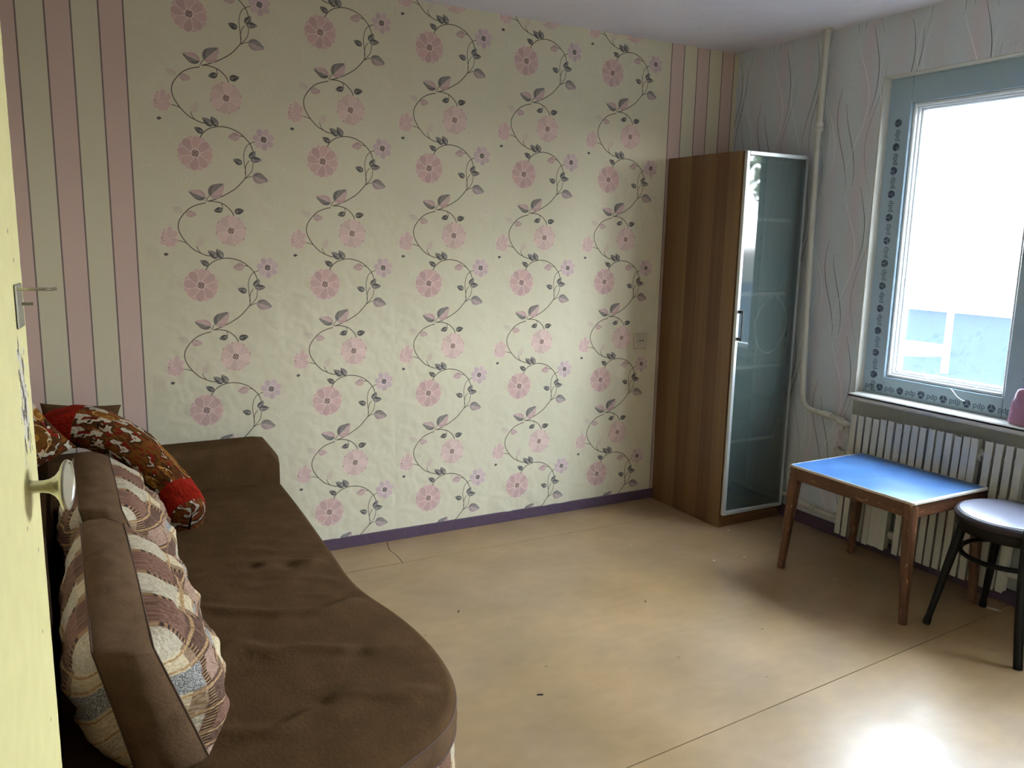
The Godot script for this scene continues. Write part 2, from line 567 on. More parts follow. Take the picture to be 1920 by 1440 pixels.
func tapestry_tex() -> ImageTexture:
	# brown scrollwork on a pale ground between red borders; v runs from border to border
	var S := 768
	var P := Paint.new(S, S, Color(0.30, 0.18, 0.09))
	var f := noise(21, 0.0085, 2); var f2 := noise(22, 0.02, 2); var f3 := noise(23, 0.3, 1)
	for y in S:
		for x in S:
			var wx := x + f2.get_noise_2d(x, y) * 26.0; var wy := y + f2.get_noise_2d(x + 300, y) * 26.0
			var a := f.get_noise_2d(wx * 1.4, wy * 1.4)
			var c := Color(0.27, 0.16, 0.08)
			if a > 0.25: c = Color(0.66, 0.62, 0.55)
			elif a > 0.19: c = Color(0.16, 0.10, 0.06)
			elif a < -0.22: c = Color(0.40, 0.24, 0.10)
			elif a < -0.10: c = Color(0.33, 0.20, 0.09)
			if f2.get_noise_2d(x * 1.2 + 900, y * 1.2) > 0.36: c = Color(0.42, 0.12, 0.08)
			if (y > 100 and y < 200) or (y > 540 and y < 625):
				c = Color(0.52, 0.115, 0.065).darkened(0.12 * (0.5 + f2.get_noise_2d(x * 3, y)))
			var g := f3.get_noise_2d(x, y) * 0.07
			P.im.set_pixel(x, y, Color(c.r + g, c.g + g * 0.9, c.b + g * 0.8))
	for i in 26:
		var c := Vector2(rng.randf() * S, 240 + rng.randf() * 300)
		var r := 20.0 + rng.randf() * 26.0
		var a0 := rng.randf() * TAU
		for q in 8:
			P.dot(c + Vector2.from_angle(a0 + q * TAU / 8) * r * 0.62, r * 0.34, Color(0.36, 0.22, 0.09) if i % 2 else Color(0.45, 0.28, 0.10))
		P.dot(c, r * 0.3, Color(0.52, 0.36, 0.14))
		var sp := []
		for q in 26:
			var a := a0 + q * 0.30
			sp.append(c + Vector2.from_angle(a) * (r * 1.35 - q * 1.2))
		P.line(sp, 3.0, Color(0.70, 0.55, 0.34))
	return P.tex()

func walnut_tex() -> ImageTexture:
	var W := 512; var H := 512
	var P := Paint.new(W, H, Color.WHITE)
	var f := noise(31, 0.012, 3); var f2 := noise(32, 0.10, 2)
	var tones := [0.02, -0.05, 0.055, -0.015, 0.03, -0.06]
	var hues := [0.0, 0.01, -0.01, 0.015, -0.015, 0.005]
	for x in W:
		var st := x / 85.4
		var i := int(st) % 6
		for y in H:
			var fr := fposmod(st, 1.0)
			var g := f.get_noise_2d(x * 2.0 + i * 90.0, y * 0.22) * 0.05 + f2.get_noise_2d(x * 1.6, y * 0.06) * 0.022 + (fr - 0.5) * 0.03
			var k: float = tones[i] + g
			P.im.set_pixel(x, y, Color(0.40 + k * 0.85, 0.285 + k * 0.75 - hues[i], 0.16 + k * 0.5 - hues[i]))
	return P.tex()

func worn_wood_tex() -> ImageTexture:
	var S := 512
	var P := Paint.new(S, S, Color.WHITE)
	var f := noise(41, 0.012, 4); var f2 := noise(42, 0.10, 3); var ch := noise(43, 0.03, 4)
	for y in S:
		for x in S:
			var g := f.get_noise_2d(x * 2.6, y * 0.4) * 0.08 + f2.get_noise_2d(x * 2.0, y * 0.12) * 0.05
			var c := Color(0.335 + g, 0.205 + g * 0.65, 0.12 + g * 0.4)
			var w := ch.get_noise_2d(x, y * 0.7)
			if w > 0.42: c = c.lerp(Color(0.66, 0.52, 0.40), clampf((w - 0.42) * 9.0, 0, 0.75))
			P.im.set_pixel(x, y, c)
	return P.tex()

func blue_top_tex() -> ImageTexture:
	var S := 512
	var P := Paint.new(S, S, Color.WHITE)
	var f := noise(51, 0.008, 4); var f2 := noise(52, 0.3, 1)
	for y in S:
		for x in S:
			var g := f.get_noise_2d(x, y) * 0.05 + f2.get_noise_2d(x, y) * 0.012
			P.im.set_pixel(x, y, Color(0.27 + g, 0.435 + g, 0.64 + g * 0.7))
	for i in 14:
		var a := Vector2(rng.randf() * S, rng.randf() * S)
		P.line([a, a + Vector2.from_angle(rng.randf() * TAU) * (20 + rng.randf() * 60)], 1.2, Color(0.42, 0.60, 0.76), 0.5)
	return P.tex()

func velour_tex(c0: Color, seed_: int) -> ImageTexture:
	var S := 512
	var P := Paint.new(S, S, c0)
	var f := noise(seed_, 0.01, 4); var f2 := noise(seed_ + 1, 0.35, 1); var f3 := noise(seed_ + 2, 0.03, 3)
	for y in S:
		for x in S:
			var g := 1.0 + f.get_noise_2d(x, y) * 0.10 + f2.get_noise_2d(x, y) * 0.05 + maxf(0.0, f3.get_noise_2d(x * 3.0, y * 0.6) - 0.3) * 0.25
			P.im.set_pixel(x, y, Color(c0.r * g, c0.g * g, c0.b * g))
	return P.tex()

func floor_tex() -> ImageTexture:
	var S := 1400
	var c0 := Color(0.605, 0.50, 0.37)
	var P := Paint.new(S, S, c0)
	var f := noise(61, 0.004, 4); var f2 := noise(62, 0.03, 3); var f3 := noise(63, 0.4, 1)
	for y in S:
		for x in S:
			var g := 1.0 + f.get_noise_2d(x * 1.5, y * 1.5) * 0.10 + f2.get_noise_2d(x * 0.8, y * 1.5) * 0.035 + f3.get_noise_2d(x, y) * 0.02
			var r := f.get_noise_2d(x + 2000, y) * 0.03
			P.im.set_pixel(x, y, Color(c0.r * g + r * 0.3, c0.g * g, c0.b * g - r))
	for i in 60:
		var a := Vector2(rng.randf() * S, rng.randf() * S)
		P.line([a, a + Vector2.from_angle(rng.randf() * TAU) * (8 + rng.randf() * 40)], 0.9, Color(0.55, 0.45, 0.36) if i % 2 else Color(0.70, 0.61, 0.52), 0.35)
	for i in 50:
		P.dot(Vector2(rng.randf() * S, rng.randf() * S), 0.8 + rng.randf() * 1.1, Color(0.34, 0.27, 0.20), 0.7)
	return P.tex()

func door_tex() -> ImageTexture:
	# 0.32 m wide strip of the leaf beside its free edge, 2.02 m high: cream oil paint with chips down to old putty and wood
	var W := 320; var H := 2020
	var c0 := Color(0.94, 0.905, 0.655)
	var P := Paint.new(W, H, c0)
	var f := noise(71, 0.02, 3); var ch := noise(72, 0.045, 4)
	for y in H:
		for x in W:
			var g := f.get_noise_2d(x, y) * 0.025
			var c := Color(c0.r + g, c0.g + g, c0.b + g)
			# chipped patch round the old lock: 2.5 to 6 cm from the edge, 1.24 to 1.34 m up
			var mm := float(x); var up := 2020.0 - y
			var dx := absf(mm - 46.0) / 26.0; var dy := absf(up - 1292.0) / 62.0
			var q := ch.get_noise_2d(x * 1.6, y) * 0.9 + 0.55 - maxf(dx, dy)
			if dx < 1.0 and dy < 1.0 and q > -0.08:
				c = Color(0.88, 0.87, 0.83) if ch.get_noise_2d(x * 1.2 + 500.0, y * 0.8) < 0.08 else Color(0.25, 0.19, 0.15)
			var e := mm + ch.get_noise_2d(x * 0.5, y * 0.6) * 5.0
			if e < 1.6: c = c.lerp(Color(0.55, 0.45, 0.32), 0.7)
			P.im.set_pixel(x, y, c)
	for s in [[40, 612], [36, 655], [60, 585], [38, 900], [55, 980], [50, 1080], [90, 860], [70, 1300]]:
		P.dot(Vector2(s[0], s[1] - 15.0), 2.4, Color(0.50, 0.44, 0.30))
		P.dot(Vector2(s[0] + 3, s[1] - 8.0), 1.3, Color(0.95, 0.93, 0.80))
	return P.tex()

func materials() -> void:
	var fab := bump_tex(101, 0.12, 256, 2, 3.0)
	var crease := bump_tex(102, 0.006, 512, 3, 14.0)
	var vel := bump_tex(103, 0.2, 256, 2, 2.0)
	var paintn := bump_tex(104, 0.02, 256, 3, 4.0)
	M.floral = mat(Color.WHITE, 0.75, floral_tex(), crease, 0.35, 0.3)
	M.stripes = mat(Color.WHITE, 0.75, stripe_tex(), fab, 0.2, 0.3)
	M.waves = mat(Color.WHITE, 0.7, wave_tex(), fab, 0.2, 0.3)
	M.plaster = tri(mat(Color(0.66, 0.67, 0.65), 0.85, null, paintn, 0.3), 1.5)
	M.left_wall = mat(Color(0.88, 0.84, 0.75), 0.85)
	M.ceiling = tri(mat(Color(0.875, 0.855, 0.885), 0.9, null, paintn, 0.25), 0.8)
	M.slab = mat(Color(0.13, 0.10, 0.08), 0.9)
	var fl := mat(Color.WHITE, 0.34, floor_tex(), bump_tex(105, 0.006, 512, 4, 10.0), 0.12)
	M.floor = tri(fl, 0.25)
	M.skirt = tri(mat(Color(0.315, 0.24, 0.31), 0.5, null, paintn, 0.4), 4.0)
	M.pvc = mat(Color(0.86, 0.88, 0.89), 0.3)
	M.film = mat(Color(0.62, 0.71, 0.77), 0.35)
	M.print = mat(Color(0.24, 0.30, 0.39), 0.5)
	M.sill = tri(mat(Color(0.78, 0.77, 0.73), 0.45, null, paintn, 0.2), 4.0)
	M.old_white = tri(mat(Color(0.74, 0.73, 0.685), 0.45, null, paintn, 0.35), 5.0)
	var gl := mat(Color(0.9, 0.95, 0.97, 0.06), 0.0)
	gl.transparency = BaseMaterial3D.TRANSPARENCY_ALPHA
	M.glass = gl
	var tint := mat(Color(0.32, 0.37, 0.355, 0.55), 0.03, null, null, 0.5, 1.0)
	tint.transparency = BaseMaterial3D.TRANSPARENCY_ALPHA
	M.tinted = tint
	M.velour = mat(Color.WHITE, 0.95, velour_tex(Color(0.315, 0.235, 0.155), 111), vel, 0.15, 0.1)
	M.velour.uv1_scale = Vector3(1.6, 1.6, 1.6)
	M.velour_band = mat(Color.WHITE, 0.95, velour_tex(Color(0.365, 0.285, 0.21), 115), vel, 0.2, 0.1)
	M.velour_band.uv1_scale = Vector3(2.2, 2.2, 2.2)
	M.plaid = mat(Color.WHITE, 0.8, plaid_tex(), vel, 0.6, 0.25)
	M.plaid.uv1_scale = Vector3(1 / 0.36, 1 / 0.36, 1)
	M.cord = mat(Color(0.30, 0.215, 0.15), 0.9)
	M.tapestry = mat(Color.WHITE, 0.9, tapestry_tex(), vel, 0.7, 0.15)
	var wal := walnut_tex()
	M.walnut = mat(Color.WHITE, 0.42, wal)
	M.walnut.uv1_scale = Vector3(1 / 0.56, 0.5, 1)
	M.walnut_in = mat(Color(1, 1, 1), 0.5, wal)
	M.edge = mat(Color(0.88, 0.85, 0.78), 0.5)
	M.alu = mat(Color(0.78, 0.80, 0.80), 0.38); M.alu.metallic = 0.55
	M.chrome = mat(Color(0.80, 0.79, 0.74), 0.22); M.chrome.metallic = 0.9
	M.steel = mat(Color(0.62, 0.61, 0.56), 0.35); M.steel.metallic = 0.7
	M.black_metal = mat(Color(0.05, 0.05, 0.055), 0.35)
	M.cable = mat(Color(0.85, 0.85, 0.82), 0.5)
	M.worn = mat(Color.WHITE, 0.45, worn_wood_tex())
	M.worn.uv1_scale = Vector3(3.0, 1.2, 1)
	M.blue = mat(Color.WHITE, 0.3, blue_top_tex())
	M.blue.uv1_scale = Vector3(1.5, 1.5, 1)
	M.lip = mat(Color(0.80, 0.77, 0.72), 0.5)
	M.black_paint = mat(Color(0.02, 0.021, 0.026), 0.4, null, null, 0.5, 0.35)
	M.vinyl = mat(Color(0.42, 0.42, 0.48), 0.36, null, paintn, 0.2, 0.8)
	M.vinyl_rim = mat(Color(0.13, 0.08, 0.09), 0.4)
	M.door = mat(Color.WHITE, 0.35, door_tex(), null)
	M.door_plain = mat(Color(0.94, 0.905, 0.655), 0.4)
	M.socket = mat(Color(0.74, 0.71, 0.63), 0.4)
	M.hole = mat(Color(0.03, 0.03, 0.03), 0.6)
	M.paper = mat(Color(0.82, 0.80, 0.74), 0.8)
	M.chip = mat(Color(0.12, 0.09, 0.07), 0.8)
	M.pink = mat(Color(0.66, 0.47, 0.58), 0.4)
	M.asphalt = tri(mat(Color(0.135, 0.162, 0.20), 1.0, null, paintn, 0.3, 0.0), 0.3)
	M.post = mat(Color(0.34, 0.335, 0.35), 1.0, null, null, 0.5, 0.0)
	M.pale_yard = mat(Color(0.82, 0.80, 0.78), 0.9)  # pale yard wall; on the slab it stands for sunlight on the ground
	M.bark = mat(Color(0.30, 0.25, 0.20), 0.9)
	var lf := mat(Color(0.20, 0.32, 0.12), 0.6)
	lf.backlight_enabled = true; lf.backlight = Color(0.18, 0.28, 0.08)
	M.leaf = lf

# ================================================================ room
const H := 2.5
const XL := -3.72
const ZN := 3.55
# window opening in the right wall
const WZ0 := 0.955
const WZ1 := 3.12  # opening widened out of view to let in more daylight
const WY0 := 0.745
const WY1 := 2.235

func strip(x0: float, x1: float, y0: float, y1: float, u0: float, per: float, v0: float, vper: float, ragged := false) -> MB:
	# a hung length of paper on the far wall, 1.2 mm proud; u0 = x of the picture's left edge, v0 = height of its top edge
	var b := MB.new()
	var rows := []; var uvs := []
	var nx := 16; var ny := 60
	var f := noise(200 + int(x0 * 50), 3.0, 3)
	for i in ny + 1:
		var row := []; var ur := []
		for j in nx + 1:
			var x := lerpf(x0, x1, float(j) / nx)
			var y := lerpf(y0, y1, float(i) / ny)
			if ragged and i == 0: y += f.get_noise_2d(x * 12.0, 5.0) * 0.007
			var lift := 0.0012 + maxf(0.0, f.get_noise_2d(x * 1.3, y * 0.5)) * 0.003
			if y < 0.35 and ragged: lift += maxf(0.0, f.get_noise_2d(x * 2.2 + y * 2.0, y * 1.2 + 9.0) - 0.12) * 0.022 * (1.0 - y / 0.35)
			if j == 0 or j == nx: lift = 0.0012
			row.append(Vector3(x, y, lift))
			ur.append(Vector2(clampf((x - u0) / per, 0.003, 0.997) if ragged and per > 0.4 else (x - u0) / per, (v0 - y) / vper))
		rows.append(row); uvs.append(ur)
	b.grid(rows, uvs, true)
	# thin edges, so that the paper has thickness
	b.poly([rows[0][0] * Vector3(1, 1, 0), rows[0][0], rows[ny][0], rows[ny][0] * Vector3(1, 1, 0)], [uvs[0][0], uvs[0][0], uvs[ny][0], uvs[ny][0]])
	b.poly([rows[0][nx], rows[0][nx] * Vector3(1, 1, 0), rows[ny][nx] * Vector3(1, 1, 0), rows[ny][nx]], [uvs[0][nx], uvs[0][nx], uvs[ny][nx], uvs[ny][nx]])
	return b

func room() -> void:
	# floor: painted hardboard sheets on a dark slab
	var fl := struct("floor", "painted tan hardboard floor in large sheets with dark open joints")
	part("slab", bx(Vector3(-1.85, -0.11, 1.7), Vector3(4.6, 0.19, 4.4)), M.slab, fl)
	var g := 0.0019
	var sheet := func(p: Array) -> void:
		var o := PackedVector2Array()
		for q in p: o.append(Vector2(q[0], -q[1]))
		var b := MB.new()
		b.plate(o, 0.012, Transform3D(Basis(Vector3.RIGHT, -PI / 2), Vector3(0, -0.012, 0)))
		part("floor_sheet", b, M.floor, fl)
	sheet.call([[XL, 0.0], [-2.085, 0.0], [-2.112 - g, 0.12], [-2.105 - g, 0.2], [-2.112 - g, 0.292 - g], [XL, 0.292 - g]])
	sheet.call([[-2.085 + 2 * g, 0.0], [0.0, 0.0], [0.0, 0.305], [-2.112 + g, 0.292 - g * 0.6], [-2.105 + g, 0.2], [-2.112 + g, 0.12]])
	sheet.call([[XL, 0.292 + g * 1.6], [-2.11, 0.292 + g * 1.6], [0.0, 0.305 + g], [0.0, 1.825], [XL, 2.06]])
	sheet.call([[XL, 2.06 + 2 * g], [0.0, 1.825 + 2 * g], [0.0, 3.7], [XL, 3.7]])
	# far wall with its hung papers
	var wf := struct("wall_far", "far wall papered with pink flowers on cream and striped borders")
	part("masonry", bx(Vector3((XL - 0.2 + 0.4) / 2, 1.25, -0.15), Vector3(-XL + 0.6, 2.9, 0.3)), M.left_wall, wf)
	var edges := [-3.09, -2.545, -2.036, -1.53, -1.03, -0.476]
	var ctr := [-2.757, -2.235, -1.735, -1.23, -0.722]
	for i in 5:
		part("wallpaper_strip", strip(edges[i], edges[i + 1], 0.052, H, ctr[i] - 0.3, 0.51, 2.003 + 0.04, 0.53, true), M.floral, wf, "floral wallpaper length with trailing stems")
	part("wallpaper_strip", strip(XL, edges[0], 0.052, H, -3.209, 0.1785, 0, 0.06), M.stripes, wf, "pink and cream striped wallpaper length")
	part("wallpaper_strip", strip(edges[5], 0.0, 0.052, H, -0.476, 0.1775, 0, 0.06), M.stripes, wf, "pink and cream striped wallpaper length")
	# left wall, near wall with the doorway, hall beyond it
	part("masonry", bx(Vector3(XL - 0.1, 1.25, 2.4), Vector3(0.2, 2.9, 5.4)), M.left_wall, struct("wall_left", "plain left wall behind the sofa and the open door"))
	var wn := struct("wall_near", "near wall with the doorway the view is taken from")
	part("pier", bx(Vector3(-1.2, 1.25, ZN + 0.06), Vector3(2.9, 2.9, 0.12)), M.left_wall, wn)
	part("pier", bx(Vector3((XL - 3.56) / 2, 1.25, ZN + 0.06), Vector3(-3.56 - XL, 2.9, 0.12)), M.left_wall, wn)
	part("lintel", bx(Vector3(-3.1, 2.4, ZN + 0.06), Vector3(0.95, 0.7, 0.12)), M.left_wall, wn)
	var hall := struct("wall_hall", "plain walls of the hall behind the doorway")
	part("masonry", bx(Vector3(-2.5, 1.25, 5.1), Vector3(2.9, 2.9, 0.1)), M.left_wall, hall)
	part("masonry", bx(Vector3(-1.6, 1.25, 4.4), Vector3(0.1, 2.9, 1.5)), M.left_wall, hall)
	part("hall_floor", bx(Vector3(-2.7, -0.06, 4.4), Vector3(2.4, 0.12, 1.6)), M.floor, hall)
	# ceiling
	part("slab", bx(Vector3(-1.85, H + 0.1, 2.4), Vector3(4.7, 0.2, 5.6)), M.ceiling, struct("ceiling", "matt pinkish grey painted ceiling"))
	# right wall: masonry round the opening, wavy paper on it, bare plaster under the sill
	var wr := struct("wall_right", "window wall papered in grey and lilac wavy lines")
	var tk := 0.34
	part("pier", bx(Vector3(tk / 2, 1.25, (WZ0 - 0.3) / 2), Vector3(tk, 2.9, WZ0 + 0.3)), M.plaster, wr)
	part("pier", bx(Vector3(tk / 2, 1.25, (WZ1 + 4.0) / 2), Vector3(tk, 2.9, 4.0 - WZ1)), M.plaster, wr)
	part("spandrel", bx(Vector3(tk / 2, (WY0 - 0.2) / 2, (WZ0 + WZ1) / 2), Vector3(tk, WY0 + 0.2, WZ1 - WZ0)), M.plaster, wr)
	part("lintel", bx(Vector3(tk / 2, (WY1 + 2.7) / 2, (WZ0 + WZ1) / 2), Vector3(tk, 2.7 - WY1, WZ1 - WZ0)), M.plaster, wr)
	for s in [[0.0, 0.48, 0.06, H], [0.48, WZ0, 0.06, H], [WZ0, WZ1, WY1, H], [WZ1, ZN, 0.06, H]]:
		var b := MB.new()
		var q := []
		var uu := []
		for c in [[s[0], s[2]], [s[1], s[2]], [s[1], s[3]], [s[0], s[3]]]:
			q.append(Vector3(-0.0012, c[1], c[0])); uu.append(Vector2((c[0] + 0.05) / 0.53, (H - c[1]) / 0.72))
		b.poly(q, uu)
		var q2 := []
		for p in q: q2.push_front(Vector3(-0.0002, p.y, p.z))
		b.poly(q2, uu)
		for i in 4:
			var a: Vector3 = q[i]; var c: Vector3 = q[(i + 1) % 4]
			b.poly([a * Vector3(0, 1, 1), c * Vector3(0, 1, 1), c, a], [uu[i], uu[i], uu[i], uu[i]])
		part("wallpaper_strip", b, M.waves, wr)
	# skirting
	var b1 := struct("baseboard_far", "low purple painted baseboard under the flowered paper")
	part("board", bx(Vector3((XL - 0.02) / 2, 0.027, 0.006), Vector3(-XL - 0.02, 0.054, 0.012), 0.002, 0), M.skirt, b1)
	var b2 := struct("baseboard_right", "purple painted baseboard under the radiator")
	part("board", bx(Vector3(-0.006, 0.032, 1.78), Vector3(0.012, 0.064, 3.5), 0.002, 2), M.skirt, b2)

# ================================================================ window
func rect_frame(x0: float, x1: float, y0: float, y1: float, z0: float, z1: float, w: float, bev := 0.004) -> MB:
	# a ring of four mitre-less bars in the plane of the wall
	var b := MB.new()
	var xc := (x0 + x1) / 2; var xs := absf(x1 - x0)
	b.box(Vector3(xc, (y0 + y1) / 2, z0 + w / 2), Vector3(xs, y1 - y0, w), bev)
	b.box(Vector3(xc, (y0 + y1) / 2, z1 - w / 2), Vector3(xs, y1 - y0, w), bev)
	b.box(Vector3(xc, y0 + w / 2, (z0 + z1) / 2), Vector3(xs, w, z1 - z0 - 2 * w), bev, 2)
	b.box(Vector3(xc, y1 - w / 2, (z0 + z1) / 2), Vector3(xs, w, z1 - z0 - 2 * w), bev, 2)
	return b

func window_unit() -> void:
	var wi := struct("window_1", "white plastic window still in its printed protective film")
	# filmed frame, set back 5 cm: outer bars and mullions; third sash is unseen, added for daylight
	var x0 := 0.05; var x1 := 0.12
	var fr := MB.new()
	var zi0 := 1.078; var zi1 := 1.652; var zm := 1.83; var ze := 2.99
	var yb := 0.847; var yt := 2.11
	var xc := (x0 + x1) / 2; var xs := x1 - x0
	fr.box(Vector3(xc, (WY0 + WY1) / 2, (WZ0 + zi0) / 2), Vector3(xs, WY1 - WY0, zi0 - WZ0), 0.004)
	fr.box(Vector3(xc, (WY0 + WY1) / 2, (zi1 + zm) / 2), Vector3(xs, WY1 - WY0, zm - zi1), 0.004)
	fr.box(Vector3(xc, (WY0 + WY1) / 2, 2.41), Vector3(xs, WY1 - WY0, 0.09), 0.004)
	fr.box(Vector3(xc, (WY0 + WY1) / 2, (ze + WZ1) / 2), Vector3(xs, WY1 - WY0, WZ1 - ze), 0.004)
	for s in [[zi0, zi1], [zm, 2.365], [2.455, ze]]:
		fr.box(Vector3(xc, (WY0 + yb) / 2, (s[0] + s[1]) / 2), Vector3(xs, yb - WY0, s[1] - s[0]), 0.002, 2)
		fr.box(Vector3(xc, (WY1 + yt) / 2, (s[0] + s[1]) / 2), Vector3(xs, WY1 - yt, s[1] - s[0]), 0.002, 2)
	var frame := part("frame", fr, M.film, wi, "frame under bluish grey printed film")
	# sashes with stepped beads and panes
	for s in [[zi0, zi1], [zm, 2.365], [2.455, ze]]:
		var sash := part("sash", rect_frame(0.062, 0.125, yb, yt, s[0], s[1], 0.016), M.pvc, wi)
		part("bead", rect_frame(0.078, 0.13, yb + 0.014, yt - 0.014, s[0] + 0.014, s[1] - 0.014, 0.010, 0.003), M.pvc, sash)
		part("bead", rect_frame(0.094, 0.135, yb + 0.022, yt - 0.022, s[0] + 0.022, s[1] - 0.022, 0.010, 0.003), M.pvc, sash)
		part("pane", bx(Vector3(0.115, (yb + yt) / 2, (s[0] + s[1]) / 2), Vector3(0.004, yt - yb - 0.05, s[1] - s[0] - 0.05)), M.glass, sash)
	# inner lining of the reveal, sill
	var rv := MB.new()
	rv.box(Vector3(0.026, (WY0 + WY1) / 2, WZ0 + 0.004), Vector3(0.056, WY1 - WY0, 0.008), 0.002)
	rv.box(Vector3(0.026, (WY0 + WY1) / 2, WZ1 - 0.004), Vector3(0.056, WY1 - WY0, 0.008), 0.002)
	rv.box(Vector3(0.026, WY1 - 0.004, (WZ0 + WZ1) / 2), Vector3(0.056, 0.008, WZ1 - WZ0), 0.002, 2)
	part("reveal_lining", rv, M.sill, wi)
	var sl := MB.new()
	sl.box(Vector3(-0.010, 0.752, (0.985 + WZ1) / 2 + 0.02), Vector3(0.12, 0.018, WZ1 - 0.985 + 0.06), 0.005, 2)
	sl.box(Vector3(-0.062, 0.745, (0.985 + WZ1) / 2 + 0.02), Vector3(0.016, 0.032, WZ1 - 0.985 + 0.06), 0.006, 2)
	part("sill", sl, M.sill, wi, "white sill with a rounded nose")
	# print on the film: "pdp" and a six-sided badge, repeated round the frame
	var tm := TextMesh.new()
	var fnt := SystemFont.new()
	fnt.font_names = PackedStringArray(["Droid Sans"])
	tm.font = fnt; tm.text = "pdp"; tm.font_size = 32; tm.pixel_size = 0.00098; tm.depth = 0.0006
	var badge := MB.new()
	for k in 3:
		var o := PackedVector2Array()
		var a := PI / 2 + TAU * k / 3 + PI / 3
		var off := Vector2.from_angle(a) * 0.0016
		o.append(off)
		o.append(off + Vector2.from_angle(a - PI / 3) * 0.0165)
		o.append(off + Vector2.from_angle(a - PI / 8) * 0.0168)
		o.append(off + Vector2.from_angle(a + PI / 8) * 0.0168)
		o.append(off + Vector2.from_angle(a + PI / 3) * 0.0165)
		badge.plate(o, 0.0006)
	var bm := badge.mesh()
	var put := func(z: float, y: float, turn: float) -> void:
		# on the face of the frame, read from inside the room
		var bs := Basis(Vector3.UP, -PI / 2) * Basis(Vector3.BACK, turn)
		var d := bs * Vector3(1, 0, 0)
		var a := partm("badge", bm, M.print, frame)
		a.transform = Transform3D(bs, Vector3(x0 - 0.0002, y, z))
		var t := partm("lettering", tm, M.print, frame)
		t.transform = Transform3D(bs, Vector3(x0 - 0.0004, y, z) - d * 0.055)
	for k in 18: put.call(1.058 + 0.11 * k, 0.793, 0.0)
	for k in 12: put.call(1.018, 0.85 + 0.107 * k, PI / 2)
	for k in 12: put.call(1.74, 0.86 + 0.107 * k, -PI / 2)
	# torn curls of film
	var curl := MB.new()
	curl.tube(spline([Vector3(0.045, 0.848, 1.42), Vector3(0.03, 0.842, 1.44), Vector3(0.022, 0.825, 1.465), Vector3(0.02, 0.812, 1.49), Vector3(0.025, 0.808, 1.505)]), 0.0022, 6, true, false, 0.4)
	part("torn_film", curl, M.pvc, wi)
	var curl2 := MB.new()
	curl2.tube(spline([Vector3(0.048, 0.995, 1.755), Vector3(0.03, 1.0, 1.76), Vector3(0.025, 0.98, 1.762), Vector3(0.025, 0.93, 1.775), Vector3(0.03, 0.905, 1.78)]), 0.0026, 6, true, false, 0.4)
	part("torn_film", curl2, M.pvc, wi)
	var curl3 := MB.new()
	curl3.tube(spline([Vector3(0.075, 0.862, 1.285), Vector3(0.065, 0.885, 1.275), Vector3(0.07, 0.9, 1.262)]), 0.002, 6, true, false, 0.4)
	part("torn_film", curl3, M.pvc, wi)

